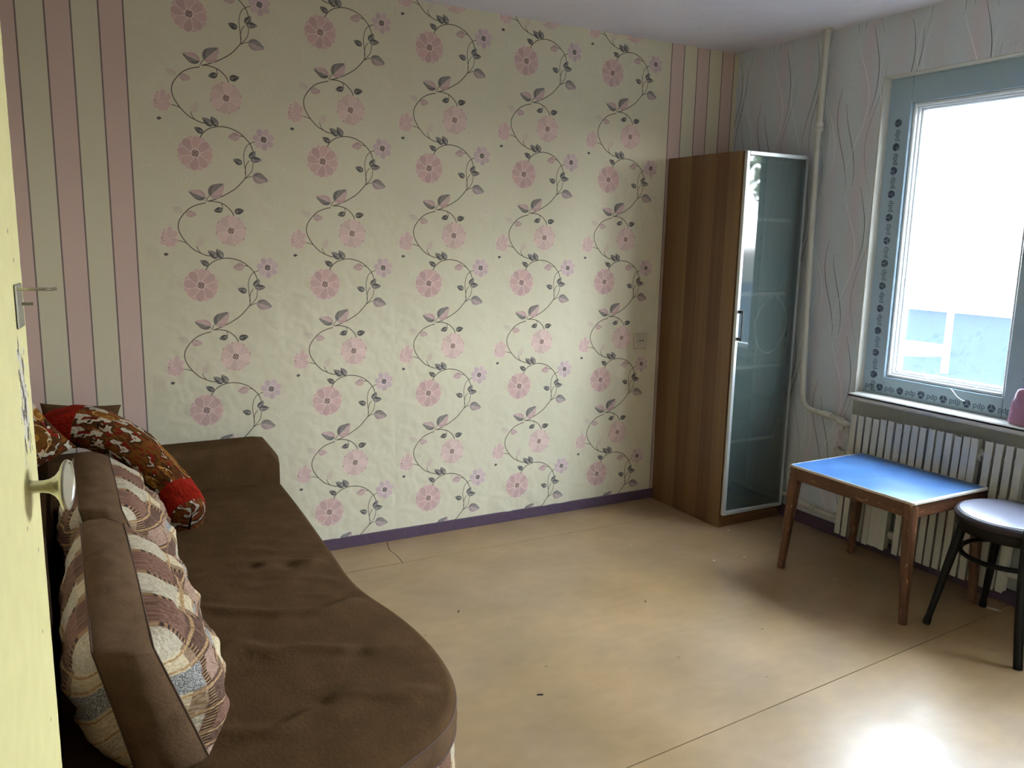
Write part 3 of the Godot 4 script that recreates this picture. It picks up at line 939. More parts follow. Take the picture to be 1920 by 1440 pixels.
# ================================================================ outside
func outside() -> void:
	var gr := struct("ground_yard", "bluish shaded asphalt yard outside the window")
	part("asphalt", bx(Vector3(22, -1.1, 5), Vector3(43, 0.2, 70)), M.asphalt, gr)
	# sunlit patch of the yard, put in as a pale slab low in the pane
	var pad := thing("sun_patch_slab", "pale rounded slab added for a sunlit patch on the yard ground outside the window", "slab", Vector3(14.3, -1.0, -9.1), 0.5)
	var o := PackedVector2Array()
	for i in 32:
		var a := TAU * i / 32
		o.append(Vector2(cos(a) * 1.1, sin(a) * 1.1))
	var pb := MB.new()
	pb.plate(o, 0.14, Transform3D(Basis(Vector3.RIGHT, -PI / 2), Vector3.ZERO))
	part("slab", pb, M.pale_yard, pad)
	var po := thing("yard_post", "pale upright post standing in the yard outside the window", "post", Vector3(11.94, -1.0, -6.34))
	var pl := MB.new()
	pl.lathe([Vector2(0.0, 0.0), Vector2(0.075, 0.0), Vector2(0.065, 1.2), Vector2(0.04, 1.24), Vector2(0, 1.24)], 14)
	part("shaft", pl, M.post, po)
	# bright rendered wall closing the yard
	var yw := struct("wall_yard", "bright pale rendered wall at the far side of the yard")
	part("wall", bx(Vector3(27, 1.2, -2), Vector3(0.4, 4.4, 50)), M.pale_yard, yw)
	# two trees away to the right, which the cabinet glass mirrors
	for s in [[Vector3(8.5, -1, 9.4), 5.2, 1.7, "leafy tree in the yard mirrored in the cabinet glass"], [Vector3(12.5, -1, 11.0), 6.4, 2.2, "taller leafy tree farther back in the yard"]]:
		var tr := thing("yard_tree", s[3], "tree", s[0], 0.0)
		var tb := MB.new()
		tb.tube(spline([Vector3(0, 0, 0), Vector3(0.08, 1.2, 0.05), Vector3(0.02, 2.6, 0.0), Vector3(0.1, s[1] - 0.8, 0.1)]), 0.12, 10)
		for k in 5:
			var a := k * 1.3
			tb.tube([Vector3(0.03, 1.9 + k * 0.35, 0), Vector3(cos(a) * 0.6, 2.5 + k * 0.4, sin(a) * 0.6), Vector3(cos(a) * 1.2, 2.9 + k * 0.45, sin(a) * 1.2)], 0.04, 6)
		part("trunk", tb, M.bark, tr)
		var lm := MB.new()
		lm.poly([Vector3(0, -0.09, 0), Vector3(0.05, 0, 0.015), Vector3(0, 0.1, 0), Vector3(-0.05, 0, 0.015)], [Vector2.ZERO, Vector2.ONE, Vector2.ONE, Vector2.ZERO])
		var mm := MultiMesh.new()
		mm.transform_format = MultiMesh.TRANSFORM_3D
		mm.mesh = lm.mesh()
		mm.instance_count = 2600
		for i in 2600:
			var c: Vector3 = Vector3(rng.randfn(), rng.randfn(), rng.randfn()).normalized() * s[2] * pow(rng.randf(), 0.45)
			var q := Vector3(sin(c.x * 3.0), 0, cos(c.z * 3.0)) * 0.25
			mm.set_instance_transform(i, Transform3D(Basis.from_euler(Vector3(rng.randf() * TAU, rng.randf() * TAU, rng.randf() * TAU)).scaled(Vector3.ONE * (0.8 + rng.randf())), c * Vector3(1, 0.9, 1) + q + Vector3(0, s[1] - s[2] * 0.6, 0)))
		var cr := MultiMeshInstance3D.new()
		cr.name = "foliage"
		cr.multimesh = mm
		cr.material_override = M.leaf
		cr.set_meta("kind", "stuff")
		tr.add_child(cr)

# ================================================================ door
func door_leaf() -> void:
	var ang := 0.105
	# local: x along the leaf from its free edge towards the hinge, z out of the face seen
	var d := thing("room_door", "open cream painted door leaf with chipped paint at the left edge", "door", Vector3(-3.4365, 0.0, 2.67))
	var dir := Vector3(-sin(ang), 0, cos(ang))
	var nrm := Vector3(cos(ang), 0, sin(ang))
	d.basis = Basis(dir, Vector3.UP, dir.cross(Vector3.UP))   # local z = dir x up
	var sz := 1.0 if d.basis.z.dot(nrm) > 0 else -1.0
	var f := MB.new()
	# free-edge strip with the painted picture, ragged edge
	var rows := []; var uvs := []
	var er := noise(77, 8.0, 3)
	for i in 203:
		var y := 0.012 + 2.02 * i / 202.0
		var rr := maxf(0.0, er.get_noise_1d(y * 6.0)) * 0.0022
		rows.append([Vector3(rr, y, -sz * 0.04), Vector3(rr, y, -sz * 0.0015), Vector3(rr + 0.0015, y, 0), Vector3(0.1, y, 0), Vector3(0.32, y, 0)])
		var vv := 1.0 - i / 202.0
		uvs.append([Vector2(0, vv), Vector2(0.0, vv), Vector2(0.004, vv), Vector2(0.3125, vv), Vector2(1, vv)])
	f.grid(rows, uvs, sz > 0)
	part("edge_strip", f, M.door, d, "chipped free edge of the leaf")
	part("panel", bx(Vector3(0.43, 1.022, -sz * 0.0205), Vector3(0.84, 2.018, 0.0385), 0.002), M.door_plain, d)
	# latch plate with its thin lever
	var px := 0.039
	var plate := part("latch_plate", bx(Vector3(px, 1.392, sz * 0.0012), Vector3(0.034, 0.042, 0.0024), 0.001), M.steel, d, "small steel latch plate")
	var lv := MB.new()
	lv.tube(spline([Vector3(px + 0.012, 1.4085, 0.0), Vector3(px + 0.012, 1.4085, sz * 0.012), Vector3(px + 0.010, 1.4085, sz * 0.024), Vector3(px + 0.006, 1.408, sz * 0.029), Vector3(px + 0.004, 1.4085, sz * 0.034)]), 0.0022, 10, true, false, 0.7)
	part("lever", lv, M.chrome, plate)
	var pin := MB.new()
	pin.tube([Vector3(px - 0.010, 1.393, 0.0), Vector3(px - 0.010, 1.393, sz * 0.012)], 0.0016, 8)
	part("pin", pin, M.steel, plate)
	# trumpet-shaped knob
	var kb := MB.new()
	var tilt := Basis(Vector3.UP, 0.13 * sz) * Basis(Vector3.RIGHT, sz * PI / 2)
	kb.lathe([Vector2(0.0, -0.002), Vector2(0.0075, -0.002), Vector2(0.0062, 0.003), Vector2(0.0060, 0.011), Vector2(0.0070, 0.017), Vector2(0.0105, 0.0225), Vector2(0.0165, 0.0270), Vector2(0.0225, 0.0295), Vector2(0.0250, 0.0310), Vector2(0.0254, 0.0325), Vector2(0.0244, 0.0342), Vector2(0.0225, 0.0345), Vector2(0.0215, 0.0336), Vector2(0.010, 0.0344), Vector2(0, 0.0346)], 40, Transform3D(tilt, Vector3(0.056, 1.2175, 0.0)))
	part("knob", kb, M.chrome, d, "trumpet-shaped metal knob")

# ================================================================ sofa
func sofa() -> void:
	var so := thing("sofa", "long brown velour sofa with a rounded seat end beside the flowered wall", "sofa", Vector3.ZERO)
	# plan of the seat front: (x, z)
	var outl := spline([Vector2(-2.622, 0.195), Vector2(-2.632, 0.55), Vector2(-2.652, 1.0), Vector2(-2.664, 1.25), Vector2(-2.655, 1.40), Vector2(-2.624, 1.56), Vector2(-2.608, 1.70), Vector2(-2.609, 1.83), Vector2(-2.627, 1.945), Vector2(-2.665, 2.045), Vector2(-2.725, 2.12), Vector2(-2.81, 2.175), Vector2(-2.93, 2.225), Vector2(-3.1, 2.262), Vector2(-3.28, 2.28), Vector2(-3.44, 2.285)], 18)
	var xb := -3.46
	var f := noise(301, 1.0, 3)
	var top := []; var tuv := []
	var side := []; var suv := []
	var base := []; var buv := []
	var dist := 0.0
	var arc := 0.022
	for i in outl.size():
		var p: Vector2 = outl[i]
		var tg: Vector2 = (outl[mini(i + 1, outl.size() - 1)] - outl[maxi(i - 1, 0)]).normalized()
		var nr := Vector2(tg.y, -tg.x)      # to the front / outside
		if i > 0: dist += p.distance_to(outl[i - 1])
		var q := p - nr * arc
		var row := []; var ur := []
		for j in 81:
			var s := j / 80.0
			var x := lerpf(xb, q.x, s); var z := lerpf(p.y, q.y, s)
			var dip := 0.0
			var fr: float = clampf((x + 3.05) / 0.4, 0.0, 1.0)
			var mask: float = fr * exp(-pow((z - 1.12) / 0.30, 2.0))
			var wv := z * 52.0 - x * 9.0 + f.get_noise_2d(x * 2.0, z * 2.0) * 6.0
			dip += mask * 0.012 * (pow(0.5 + 0.5 * sin(wv), 3.0) - 0.3)
			dip += 0.005 * f.get_noise_2d(x * 1.2, z * 3.0)
			var w2 := z * 22.0 - x * 5.0 + f.get_noise_2d(x * 1.5 + 7.0, z) * 4.0
			dip += 0.010 * (pow(0.5 + 0.5 * sin(w2), 7.0)) * clampf((z - 0.9) / 0.4, 0, 1)
			for b in [[-2.93, 1.08], [-2.83, 1.13], [-2.80, 1.76], [-2.95, 1.95]]:
				dip -= 0.007 * exp(-((x - b[0]) * (x - b[0]) + (z - b[1]) * (z - b[1])) / 0.0007)
			var y := 0.43 + dip * smoothstep(1.0, 0.9, s) - 0.012 * pow(s, 8.0)
			row.append(Vector3(x, y, z)); ur.append(Vector2(x, z))
		for k in range(1, 7):
			var a := k * PI / 12.0
			var o := p - nr * arc + nr * arc * sin(a)
			row.append(Vector3(o.x, 0.418 - arc + arc * cos(a), o.y)); ur.append(Vector2(q.x + 0.006 * k, q.y))
		top.append(row); tuv.append(ur)
		var o2 := p - nr * 0.004
		var srow := []; var sur := []
		for k in 7:
			var s := k / 6.0
			var pf := p + nr * 0.004 * sin(PI * s)
			srow.append(Vector3(pf.x, lerpf(0.397, 0.335, s), pf.y)); sur.append(Vector2(dist, lerpf(0.397, 0.335, s)))
		side.append(srow); suv.append(sur)
		var brow := []; var bur := []
		for k in 9:
			var s := k / 8.0
			var pf := o2 + nr * 0.006 * sin(PI * s)
			brow.append(Vector3(pf.x, lerpf(0.334, 0.03, s), pf.y)); bur.append(Vector2(dist, lerpf(0.334, 0.03, s)))
		base.append(brow); buv.append(bur)
	var mb := MB.new(); mb.grid(top, tuv, true)
	part("seat", mb, M.velour, so, "crumpled brown velour seat")
	mb = MB.new(); mb.grid(side, suv, true)
	part("seat_band", mb, M.velour_band, so)
	mb = MB.new(); mb.grid(base, buv, true)
	part("front_panel", mb, M.plaid, so, "plaid panel below the seat")
	# piping along the top and bottom seams of the band
	for y in [0.3965, 0.3345]:
		var path := []
		for i in range(0, outl.size(), 3): path.append(Vector3(outl[i].x, y, outl[i].y))
		mb = MB.new(); mb.tube(path, 0.0035, 6)
		part("piping", mb, M.cord, so)
	# carcass under the seat
	mb = MB.new()
	var cp := PackedVector2Array()
	for i in range(0, outl.size(), 4): cp.append(Vector2(outl[i].x - 0.02, -(outl[i].y - 0.012)))
	cp.append(Vector2(xb, -2.27)); cp.append(Vector2(xb, -0.19))
	mb.plate(cp, 0.30, Transform3D(Basis(Vector3.RIGHT, -PI / 2), Vector3(0, 0.03, 0)))
	part("carcass", mb, M.cord, so)
	for p in [Vector2(-2.72, 0.28), Vector2(-2.74, 1.95), Vector2(-3.38, 0.28), Vector2(-3.38, 2.18)]:
		mb = MB.new(); mb.lathe([Vector2(0, 0), Vector2(0.022, 0), Vector2(0.028, 0.032), Vector2(0, 0.032)], 14, Transform3D(Basis(), Vector3(p.x, 0.0, p.y)))
		part("foot", mb, M.black_paint, so)
	# armrest against the flowered wall: rounded top, rounded front end
	mb = MB.new()
	var rows := []; var uvs := []
	var z0 := 0.016; var z1 := 0.195
	for i in 41:
		# section in z/y: up the room side, over the top, down the wall side
		var row := []; var ur := []
		var s := i / 40.0
		var pz: float; var py: float
		var rr := 0.045
		if s < 0.35:
			pz = z1; py = lerpf(0.03, 0.595 - rr, s / 0.35)
		elif s < 0.5:
			var a := (s - 0.35) / 0.15 * PI / 2
			pz = z1 - rr + rr * cos(a); py = 0.595 - rr + rr * sin(a)
		elif s < 0.65:
			var k := (s - 0.5) / 0.15
			pz = lerpf(z1 - rr, z0 + 0.012, k); py = 0.595 + 0.004 * sin(PI * k)
		else:
			var k := (s - 0.65) / 0.35
			pz = z0; py = lerpf(0.585, 0.03, k)
		for j in 25:
			var u := j / 24.0
			var x := lerpf(-3.62, -2.63, u)
			var y := py
			# the front top corner is rounded off
			var dx := -2.63 - x
			if dx < 0.07:
				var cut := 0.07 - sqrt(maxf(0.0, 0.07 * 0.07 - (0.07 - dx) * (0.07 - dx)))
				y = minf(py, 0.03 + (py - 0.03) * (1.0 - cut * 0.9 / 0.565))
			var pull := 0.0
			row.append(Vector3(x - pull, y, pz)); ur.append(Vector2(x, s * 1.4))
		rows.append(row); uvs.append(ur)
	mb.grid(rows, uvs, true)
	var cap := []; var capu := []
	for i in 41:
		cap.append(rows[i][24]); capu.append(Vector2(rows[i][24].z, rows[i][24].y))
	var ctr := Vector3(-2.622, 0.28, (z0 + z1) / 2)
	for i in 40:
		mb.poly([cap[i], cap[i + 1], ctr], [capu[i], capu[i + 1], Vector2(ctr.z, ctr.y)])
	part("armrest", mb, M.velour, so)
	# low backrest along the left wall
	part("backrest", bx(Vector3(-3.575, 0.35, 1.15), Vector3(0.19, 0.64, 2.24), 0.03), M.velour_band, so)

	# loose back cushions
	back_cushion(1.28, 2.04, "near boxed back cushion with plaid faces and a brown velour gusset", 0.0)
	back_cushion(0.60, 1.215, "far boxed back cushion half under the tapestry pillow", 0.02)

	# tapestry pillow slumped over the far cushion
	var tp := thing("tapestry_pillow", "brown and cream scroll patterned pillow with red ends draped over the back cushion", "pillow", Vector3.ZERO, 0.0, "tapestry pillows on the sofa")
	var path := spline([Vector3(-3.46, 0.765, 0.36), Vector3(-3.42, 0.778, 0.39), Vector3(-3.345, 0.775, 0.42), Vector3(-3.265, 0.735, 0.45), Vector3(-3.20, 0.68, 0.49), Vector3(-3.14, 0.60, 0.54), Vector3(-3.095, 0.53, 0.60), Vector3(-3.065, 0.468, 0.66), Vector3(-3.058, 0.448, 0.68)], 6)
	rows = []; uvs = []
	var wn := noise(310, 4.0, 3)
	for i in path.size():
		var s := float(i) / (path.size() - 1)
		var tg: Vector3 = (path[mini(i + 1, path.size() - 1)] - path[maxi(i - 1, 0)]).normalized()
		var ax := Vector3(0.15, 0.12, 1.0)
		ax = (ax - tg * ax.dot(tg)).normalized()
		var bx_ := tg.cross(ax)
		var env := pow(clampf(minf(s, 1.0 - s) * 7.0, 0.0, 1.0), 0.5)
		env = clampf(env, 0.05, 1.0)
		var row := []; var ur := []
		for j in 33:
			var a := TAU * j / 32
			var ca := cos(a); var sa := sin(a)
			var wob := 1.0 + 0.10 * wn.get_noise_3d(s * 1.6, ca * 0.4, sa * 0.4)
			row.append(path[i] + ax * signf(ca) * pow(absf(ca), 0.7) * 0.155 * (0.55 + 0.45 * env) * wob + bx_ * signf(sa) * pow(absf(sa), 0.8) * 0.074 * env * wob)
			ur.append(Vector2(j / 32.0 * 1.1, 0.055 + s * 0.86))
		rows.append(row); uvs.append(ur)
	mb = MB.new(); mb.grid(rows, uvs, true, true)
	part("cover", mb, M.tapestry, tp)
	# second tapestry pillow, one corner up behind the door
	var t2 := thing("tapestry_pillow", "dim scroll patterned pillow on its corner behind the open door", "pillow", Vector3(-3.60, 0.80, 0.60), 0.0, "tapestry pillows on the sofa")
	t2.basis = Basis(Vector3.BACK, 0.55) * Basis(Vector3.UP, 0.1)
	part("cover", soft_pad(0.31, 0.31, 0.055, 0.9), M.tapestry, t2)
	# plain brown pillow peeping over it
	var t3 := thing("brown_pillow", "plain brown velour pillow peeking up behind the red pillow end", "pillow", Vector3(-3.365, 0.722, 0.10), 0.0)
	t3.basis = Basis(Vector3.BACK, -0.10)
	part("cover", soft_pad(0.28, 0.16, 0.05, 3.0), M.velour, t3)

func soft_pad(w: float, h: float, t: float, uvk: float) -> MB:
	# square stuffed pad with pinched corners, standing in local XY, thickness along Z
	var b := MB.new()
	for sgn in [1.0, -1.0]:
		var rows := []; var uvs := []
		for i in 21:
			var row := []; var ur := []
			for j in 21:
				var u := i / 10.0 - 1.0; var v_ := j / 10.0 - 1.0
				var k := (1.0 - pow(absf(u), 2.6)) * (1.0 - pow(absf(v_), 2.6))
				var sx := u * w / 2 * (1.0 - 0.10 * (1.0 - v_ * v_) * u * u)
				var sy := v_ * h / 2 * (1.0 - 0.10 * (1.0 - u * u) * v_ * v_)
				row.append(Vector3(sx, sy, sgn * t * pow(maxf(k, 0.0), 0.5)))
				ur.append(Vector2(0.5 + u * 0.24 * uvk, 0.48 + v_ * 0.22 * uvk))
			rows.append(row); uvs.append(ur)
		b.grid(rows, uvs, sgn < 0)
	return b

func back_cushion(z0: float, z1: float, label: String, up: float) -> void:
	var c := thing("back_cushion", label, "cushion", Vector3.ZERO, 0.0, "back cushions on the sofa")
	# front face corners (x, y) at bottom and top, back face likewise: it leans back
	var fb := Vector2(-3.205, 0.436); var ft := Vector2(-3.293, 0.688 + up)
	var bb := Vector2(-3.335, 0.438); var bt := Vector2(-3.396, 0.704 + up)
	var nz := 40; var nh := 26
	var f := noise(320 + int(z0 * 10), 2.0, 2)
	var rim := []
	for which in 2:
		var lo: Vector2 = fb if which == 0 else bb
		var hi: Vector2 = ft if which == 0 else bt
		var d := (hi - lo).normalized()
		var nr := Vector2(-d.y, d.x) * (-1.0 if which == 0 else 1.0)
		if which == 0 and nr.x < 0: nr = -nr
		if which == 1 and nr.x > 0: nr = -nr
		var puff := 0.088 if which == 0 else 0.078
		var rows := []; var uvs := []
		for i in nz + 1:
			var u := float(i) / nz
			var row := []; var ur := []
			for j in nh + 1:
				var s := float(j) / nh
				var eu := absf(u * 2 - 1); var es := absf(pow(s, 0.62 if which == 0 else 0.8) * 2 - 1)
				var k := pow(1.0 - pow(eu, 6.0), 0.6) * pow(1.0 - pow(es, 2.6), 0.7)
				var p := lo.lerp(hi, s) + nr * puff * k * (1.0 + 0.25 * f.get_noise_2d(u * 2.0, s * 2.0))
				# edges bow inwards between the corners a little
				var z := lerpf(z0, z1, u) - (u - 0.5) * 0.02 * (1.0 - es * es) * (1.0 - k)
				var y := p.y + 0.006 * sin(PI * u) * s
				row.append(Vector3(p.x, y, z))
				ur.append(Vector2(u * (z1 - z0) * 0.42 + z0 * 0.3 - (0.05 * (1.0 - s) if which == 0 else 0.0), s * 0.27 + 0.05 + k * 0.04))
			rows.append(row); uvs.append(ur)
		var mb := MB.new(); mb.grid(rows, uvs, which == 0)
		part("front_panel" if which == 0 else "back_panel", mb, M.plaid, c)
		# rim of this face, going round
		var r := []
		for i in nz + 1: r.append(rows[i][nh])
		for j in range(nh - 1, -1, -1): r.append(rows[nz][j])
		for i in range(nz - 1, -1, -1): r.append(rows[i][0])
		for j in range(1, nh): r.append(rows[0][j])
		rim.append(r)
		mb = MB.new(); mb.tube(r.duplicate(), 0.0022, 6, false, true)
		part("piping", mb, M.cord, c)
	var rows2 := []; var uvs2 := []
	var n_: int = rim[0].size()
	var ctr := Vector3.ZERO
	for p in rim[0]: ctr += p / float(n_)
	for p in rim[1]: ctr += p / float(n_)
	ctr /= 2.0
	var dist := 0.0
	for i in n_ + 1:
		var a: Vector3 = rim[0][i % n_]; var b: Vector3 = rim[1][i % n_]
		if i > 0: dist += (a - rim[0][i - 1]).length()
		var row := []; var ur := []
		for j in 11:
			var s := j / 10.0
			var p := a.lerp(b, s)
			var od := (p - ctr); od.x *= 0.2
			p += od.normalized() * (0.022 + 0.006 * f.get_noise_2d(dist * 4.0, s)) * pow(sin(PI * s), 0.7)
			row.append(p); ur.append(Vector2(dist, s * 0.11))
		rows2.append(row); uvs2.append(ur)
	var g := MB.new(); g.grid(rows2, uvs2, false)
	part("gusset", g, M.velour_band, c, "brown velour gusset")

# ================================================================ cabinet
func cabinet() -> void:
	var c := thing("glazed_cabinet", "tall narrow walnut cabinet with an aluminium framed dark glass door in the corner", "cabinet", Vector3(-0.47, 0.0, 0.02))
	# local: x 0..0.43, z 0..0.555 carcass, door in front
	var W := 0.43; var D := 0.553; var T := 1.907; var k := 0.018
	var m: Material = M.walnut
	part("side_panel", bx(Vector3(k / 2, T / 2, D / 2), Vector3(k, T, D), 0.001), m, c)
	part("side_panel", bx(Vector3(W - k / 2, T / 2, D / 2), Vector3(k, T, D), 0.001), m, c)
	part("top_panel", bx(Vector3(W / 2, T - k / 2, D / 2), Vector3(W - 2 * k, k, D), 0.001, 2), m, c)
	part("bottom_panel", bx(Vector3(W / 2, 0.08, D / 2), Vector3(W - 2 * k, k, D), 0.001, 2), m, c)
	part("back_panel", bx(Vector3(W / 2, T / 2 + 0.03, 0.006), Vector3(W - 2 * k, T - 0.1, 0.006)), M.walnut_in, c)
	part("plinth", bx(Vector3(W / 2, 0.036, D - 0.010), Vector3(W - 2 * k, 0.07, 0.016), 0.001, 0), m, c)
	for y in [0.44, 0.83, 1.21, 1.585]:
		var sh := part("shelf", bx(Vector3(W / 2, y, D / 2 - 0.02), Vector3(W - 2 * k - 0.002, k, D - 0.06), 0.001, 0), M.walnut_in, c)
		part("edge_band", bx(Vector3(W / 2, y, D - 0.0495), Vector3(W - 2 * k - 0.002, k, 0.001)), M.edge, sh)
	# door
	var z0 := D + 0.002; var z1 := z0 + 0.020
	var dw := 0.019
	var fr := MB.new()
	var y0 := 0.070; var y1 := T - 0.002
	var x0 := 0.008; var x1 := W - 0.002
	for x in [x0 + dw / 2, x1 - dw / 2]:
		fr.box(Vector3(x, (y0 + y1) / 2, (z0 + z1) / 2), Vector3(dw, y1 - y0, z1 - z0), 0.002)
	for y in [y0 + dw / 2, y1 - dw / 2]:
		fr.box(Vector3((x0 + x1) / 2, y, (z0 + z1) / 2), Vector3(x1 - x0 - 2 * dw, dw, z1 - z0), 0.002, 0)
	var door := part("door", fr, M.alu, c, "aluminium door frame")
	part("glass_pane", bx(Vector3((x0 + x1) / 2, (y0 + y1) / 2, z0 + 0.009), Vector3(x1 - x0 - 2 * dw + 0.004, y1 - y0 - 2 * dw + 0.004, 0.004), 0.0, 1, Basis(Vector3.UP, -0.050)), M.tinted, door, "dark tinted glass")
	# bow handle low on the left stile
	var hd := MB.new()
	var hy := 1.062; var hx := x0 + 0.012
	hd.box(Vector3(hx, hy + 0.068, z1 + 0.014), Vector3(0.010, 0.016, 0.030), 0.002)
	hd.box(Vector3(hx, hy - 0.068, z1 + 0.014), Vector3(0.010, 0.016, 0.030), 0.002)
	hd.box(Vector3(hx, hy, z1 + 0.029), Vector3(0.011, 0.152, 0.006), 0.002)
	part("handle", hd, M.black_metal, door, "dark bow handle")
	for y in [0.2, 1.0, 1.74]:
		part("hinge", bx(Vector3(x1 - dw - 0.012, y, z0 - 0.004), Vector3(0.022, 0.03, 0.006), 0.001), M.chrome, door)
	# white flex hung in a loop behind the glass
	var lp := thing("cable_loop", "white flex hung in a loop behind the dark cabinet glass", "cable", Vector3(-0.47, 0.0, 0.02))
	var path := []
	for i in 37:
		var a := TAU * i / 36.0
		var y := 1.055 + 0.150 * cos(a)
		var ww := 0.112 * (1.0 - 0.42 * maxf(0.0, cos(a)) * absf(cos(a)))
		path.append(Vector3(0.291 + ww * sin(a) + 0.01 * cos(a), y, D - 0.020 + 0.004 * sin(a * 2.0)))
	var t := MB.new(); t.tube(path, 0.0046, 8)
	part("flex", t, M.cable, lp)

# ================================================================ radiator and pipes
func heating() -> void:
	var r := thing("radiator", "old white painted plate radiator in two rows under the window", "radiator", Vector3.ZERO)
	var fin := MB.new()
	# one plate: a folded channel, front and two sides, open behind
	fin.box(Vector3(0, 0, 0), Vector3(0.004, 1.0, 0.0305), 0.001)
	var fins := func(list: Array, y0: float, y1: float, lean: float) -> void:
		for z in list:
			var jy := rng.randf_range(-0.004, 0.004); var jx := rng.randf_range(-0.0015, 0.0015)
			var dr: float = (z - 1.0) * 0.022
			var b := MB.new()
			var h := y1 - y0
			var yc: float = (y0 + y1) / 2 + jy + dr
			b.box(Vector3(-0.098 + jx, yc, 0), Vector3(0.004, h, 0.0305), 0.0012)
			b.box(Vector3(-0.078 + jx, yc, 0.0085), Vector3(0.036, h - 0.006, 0.0025), 0.0008)
			b.box(Vector3(-0.078 + jx, yc, -0.0085), Vector3(0.036, h - 0.006, 0.0025), 0.0008)
			var o := part("fin", b, M.old_white, r)
			o.position.z = z + rng.randf_range(-0.001, 0.001)
			o.rotation.x = lean
	var up := []
	for i in 15: up.append(1.028 + i * 0.0402)
	up.append(up[14] + 0.0318)
	for i in 4: up.append(1.686 + i * 0.0415)
	fins.call(up, 0.365, 0.668, 0.03)
	var low := []
	for i in 4: low.append(1.006 + i * 0.0395)
	for i in 4: low.append(1.164 + i * 0.0306)
	for i in 13: low.append(1.328 + i * 0.0405)
	fins.call(low, 0.055, 0.352, 0.03)
	for y in [0.13, 0.28, 0.44, 0.60]:
		var b := MB.new(); b.tube([Vector3(-0.062, y, 0.96), Vector3(-0.062, y + 0.022, 1.93)], 0.0135, 12)
		part("tube", b, M.old_white, r)
	# return bends at the right end
	for s in [[0.151, 0.301], [0.461, 0.621]]:
		var b := MB.new()
		b.tube(spline([Vector3(-0.062, s[0], 1.93), Vector3(-0.062, s[0] + 0.005, 1.965), Vector3(-0.062, (s[0] + s[1]) / 2, 1.995), Vector3(-0.062, s[1] - 0.005, 1.965), Vector3(-0.062, s[1], 1.93)]), 0.0135, 12)
		part("return_bend", b, M.old_white, r)
	for q in [[0.136, 1.275, 0.025, 0.021, 6], [0.137, 1.30, 0.012, 0.017, 12], [0.607, 1.645, 0.02, 0.021, 6]]:
		var nut := MB.new()
		nut.tube([Vector3(-0.062, q[0], q[1]), Vector3(-0.062, q[0], q[1] + q[2])], q[3], q[4])
		part("coupling_nut", nut, M.old_white, r)
	var vent := MB.new()
	vent.tube([Vector3(-0.062, 0.61, 1.655), Vector3(-0.062, 0.64, 1.655)], 0.008, 8)
	part("vent_plug", vent, M.old_white, r)
	# brackets to the wall
	for z in [1.1, 1.5, 1.78]:
		part("bracket", bx(Vector3(-0.03, 0.45, z), Vector3(0.06, 0.012, 0.012)), M.old_white, r)

	var p := thing("heating_pipe", "thick white riser pipe from ceiling to the radiator beside the cabinet", "pipe", Vector3.ZERO, 0.0, "heating pipes")
	var b := MB.new()
	b.tube([Vector3(-0.05, H, 0.652), Vector3(-0.05, 2.05, 0.646)], 0.0165, 14)
	part("upper_run", b, M.old_white, p)
	b = MB.new()
	b.lathe([Vector2(0, -0.022), Vector2(0.021, -0.022), Vector2(0.023, -0.010), Vector2(0.023, -0.004), Vector2(0.0195, 0.0), Vector2(0.0225, 0.006), Vector2(0.0215, 0.022), Vector2(0.0, 0.024)], 20, Transform3D(Basis(), Vector3(-0.05, 2.04, 0.646)))
	part("coupling", b, M.old_white, p)
	b = MB.new()
	b.tube(spline([Vector3(-0.05, 2.03, 0.646), Vector3(-0.05, 1.5, 0.655), Vector3(-0.05, 0.95, 0.672), Vector3(-0.05, 0.74, 0.680), Vector3(-0.05, 0.675, 0.690), Vector3(-0.052, 0.640, 0.716), Vector3(-0.055, 0.628, 0.76), Vector3(-0.06, 0.625, 0.83), Vector3(-0.06, 0.617, 0.93), Vector3(-0.062, 0.60, 1.0)]), 0.0142, 14)
	part("lower_run", b, M.old_white, p)
	b = MB.new()
	b.tube([Vector3(-0.05, 0.94, 0.672), Vector3(-0.05, 0.70, 0.683)], 0.0168, 14)
	part("sleeve", b, M.old_white, p)
	for q in [[Vector3(-0.057, 0.6255, 0.795), Vector3(-0.058, 0.6255, 0.805), 0.018], [Vector3(-0.059, 0.6255, 0.83), Vector3(-0.06, 0.622, 0.89), 0.0185]]:
		b = MB.new(); b.tube([q[0], q[1]], q[2], 14)
		part("sleeve", b, M.old_white, p)
	b = MB.new()
	b.tube([Vector3(-0.061, 0.613, 0.935), Vector3(-0.061, 0.610, 0.965)], 0.021, 8)
	b.lathe([Vector2(0, -0.028), Vector2(0.011, -0.028), Vector2(0.013, -0.010), Vector2(0.012, 0.022), Vector2(0.0, 0.026)], 12, Transform3D(Basis(), Vector3(-0.061, 0.600, 0.955)))
	part("valve", b, M.old_white, p)
	b = MB.new()
	b.lathe([Vector2(0.0, -0.006), Vector2(0.024, -0.006), Vector2(0.024, 0.0), Vector2(0, 0)], 20, Transform3D(Basis(), Vector3(-0.05, H, 0.652)))
	part("ceiling_collar", b, M.old_white, p)
	var q := thing("heating_pipe", "white return pipe along the purple baseboard behind the table", "pipe", Vector3.ZERO, 0.0, "heating pipes")
	b = MB.new()
	b.tube(spline([Vector3(-0.022, 0.137, 0.30), Vector3(-0.022, 0.13, 0.6), Vector3(-0.032, 0.118, 0.73), Vector3(-0.04, 0.112, 0.85), Vector3(-0.06, 0.118, 0.93), Vector3(-0.062, 0.128, 0.99)]), 0.0135, 14)
	part("run", b, M.old_white, q)
	b = MB.new()
	b.tube([Vector3(-0.034, 0.117, 0.755), Vector3(-0.036, 0.115, 0.79)], 0.018, 8)
	part("coupling_nut", b, M.old_white, q)
	b = MB.new()
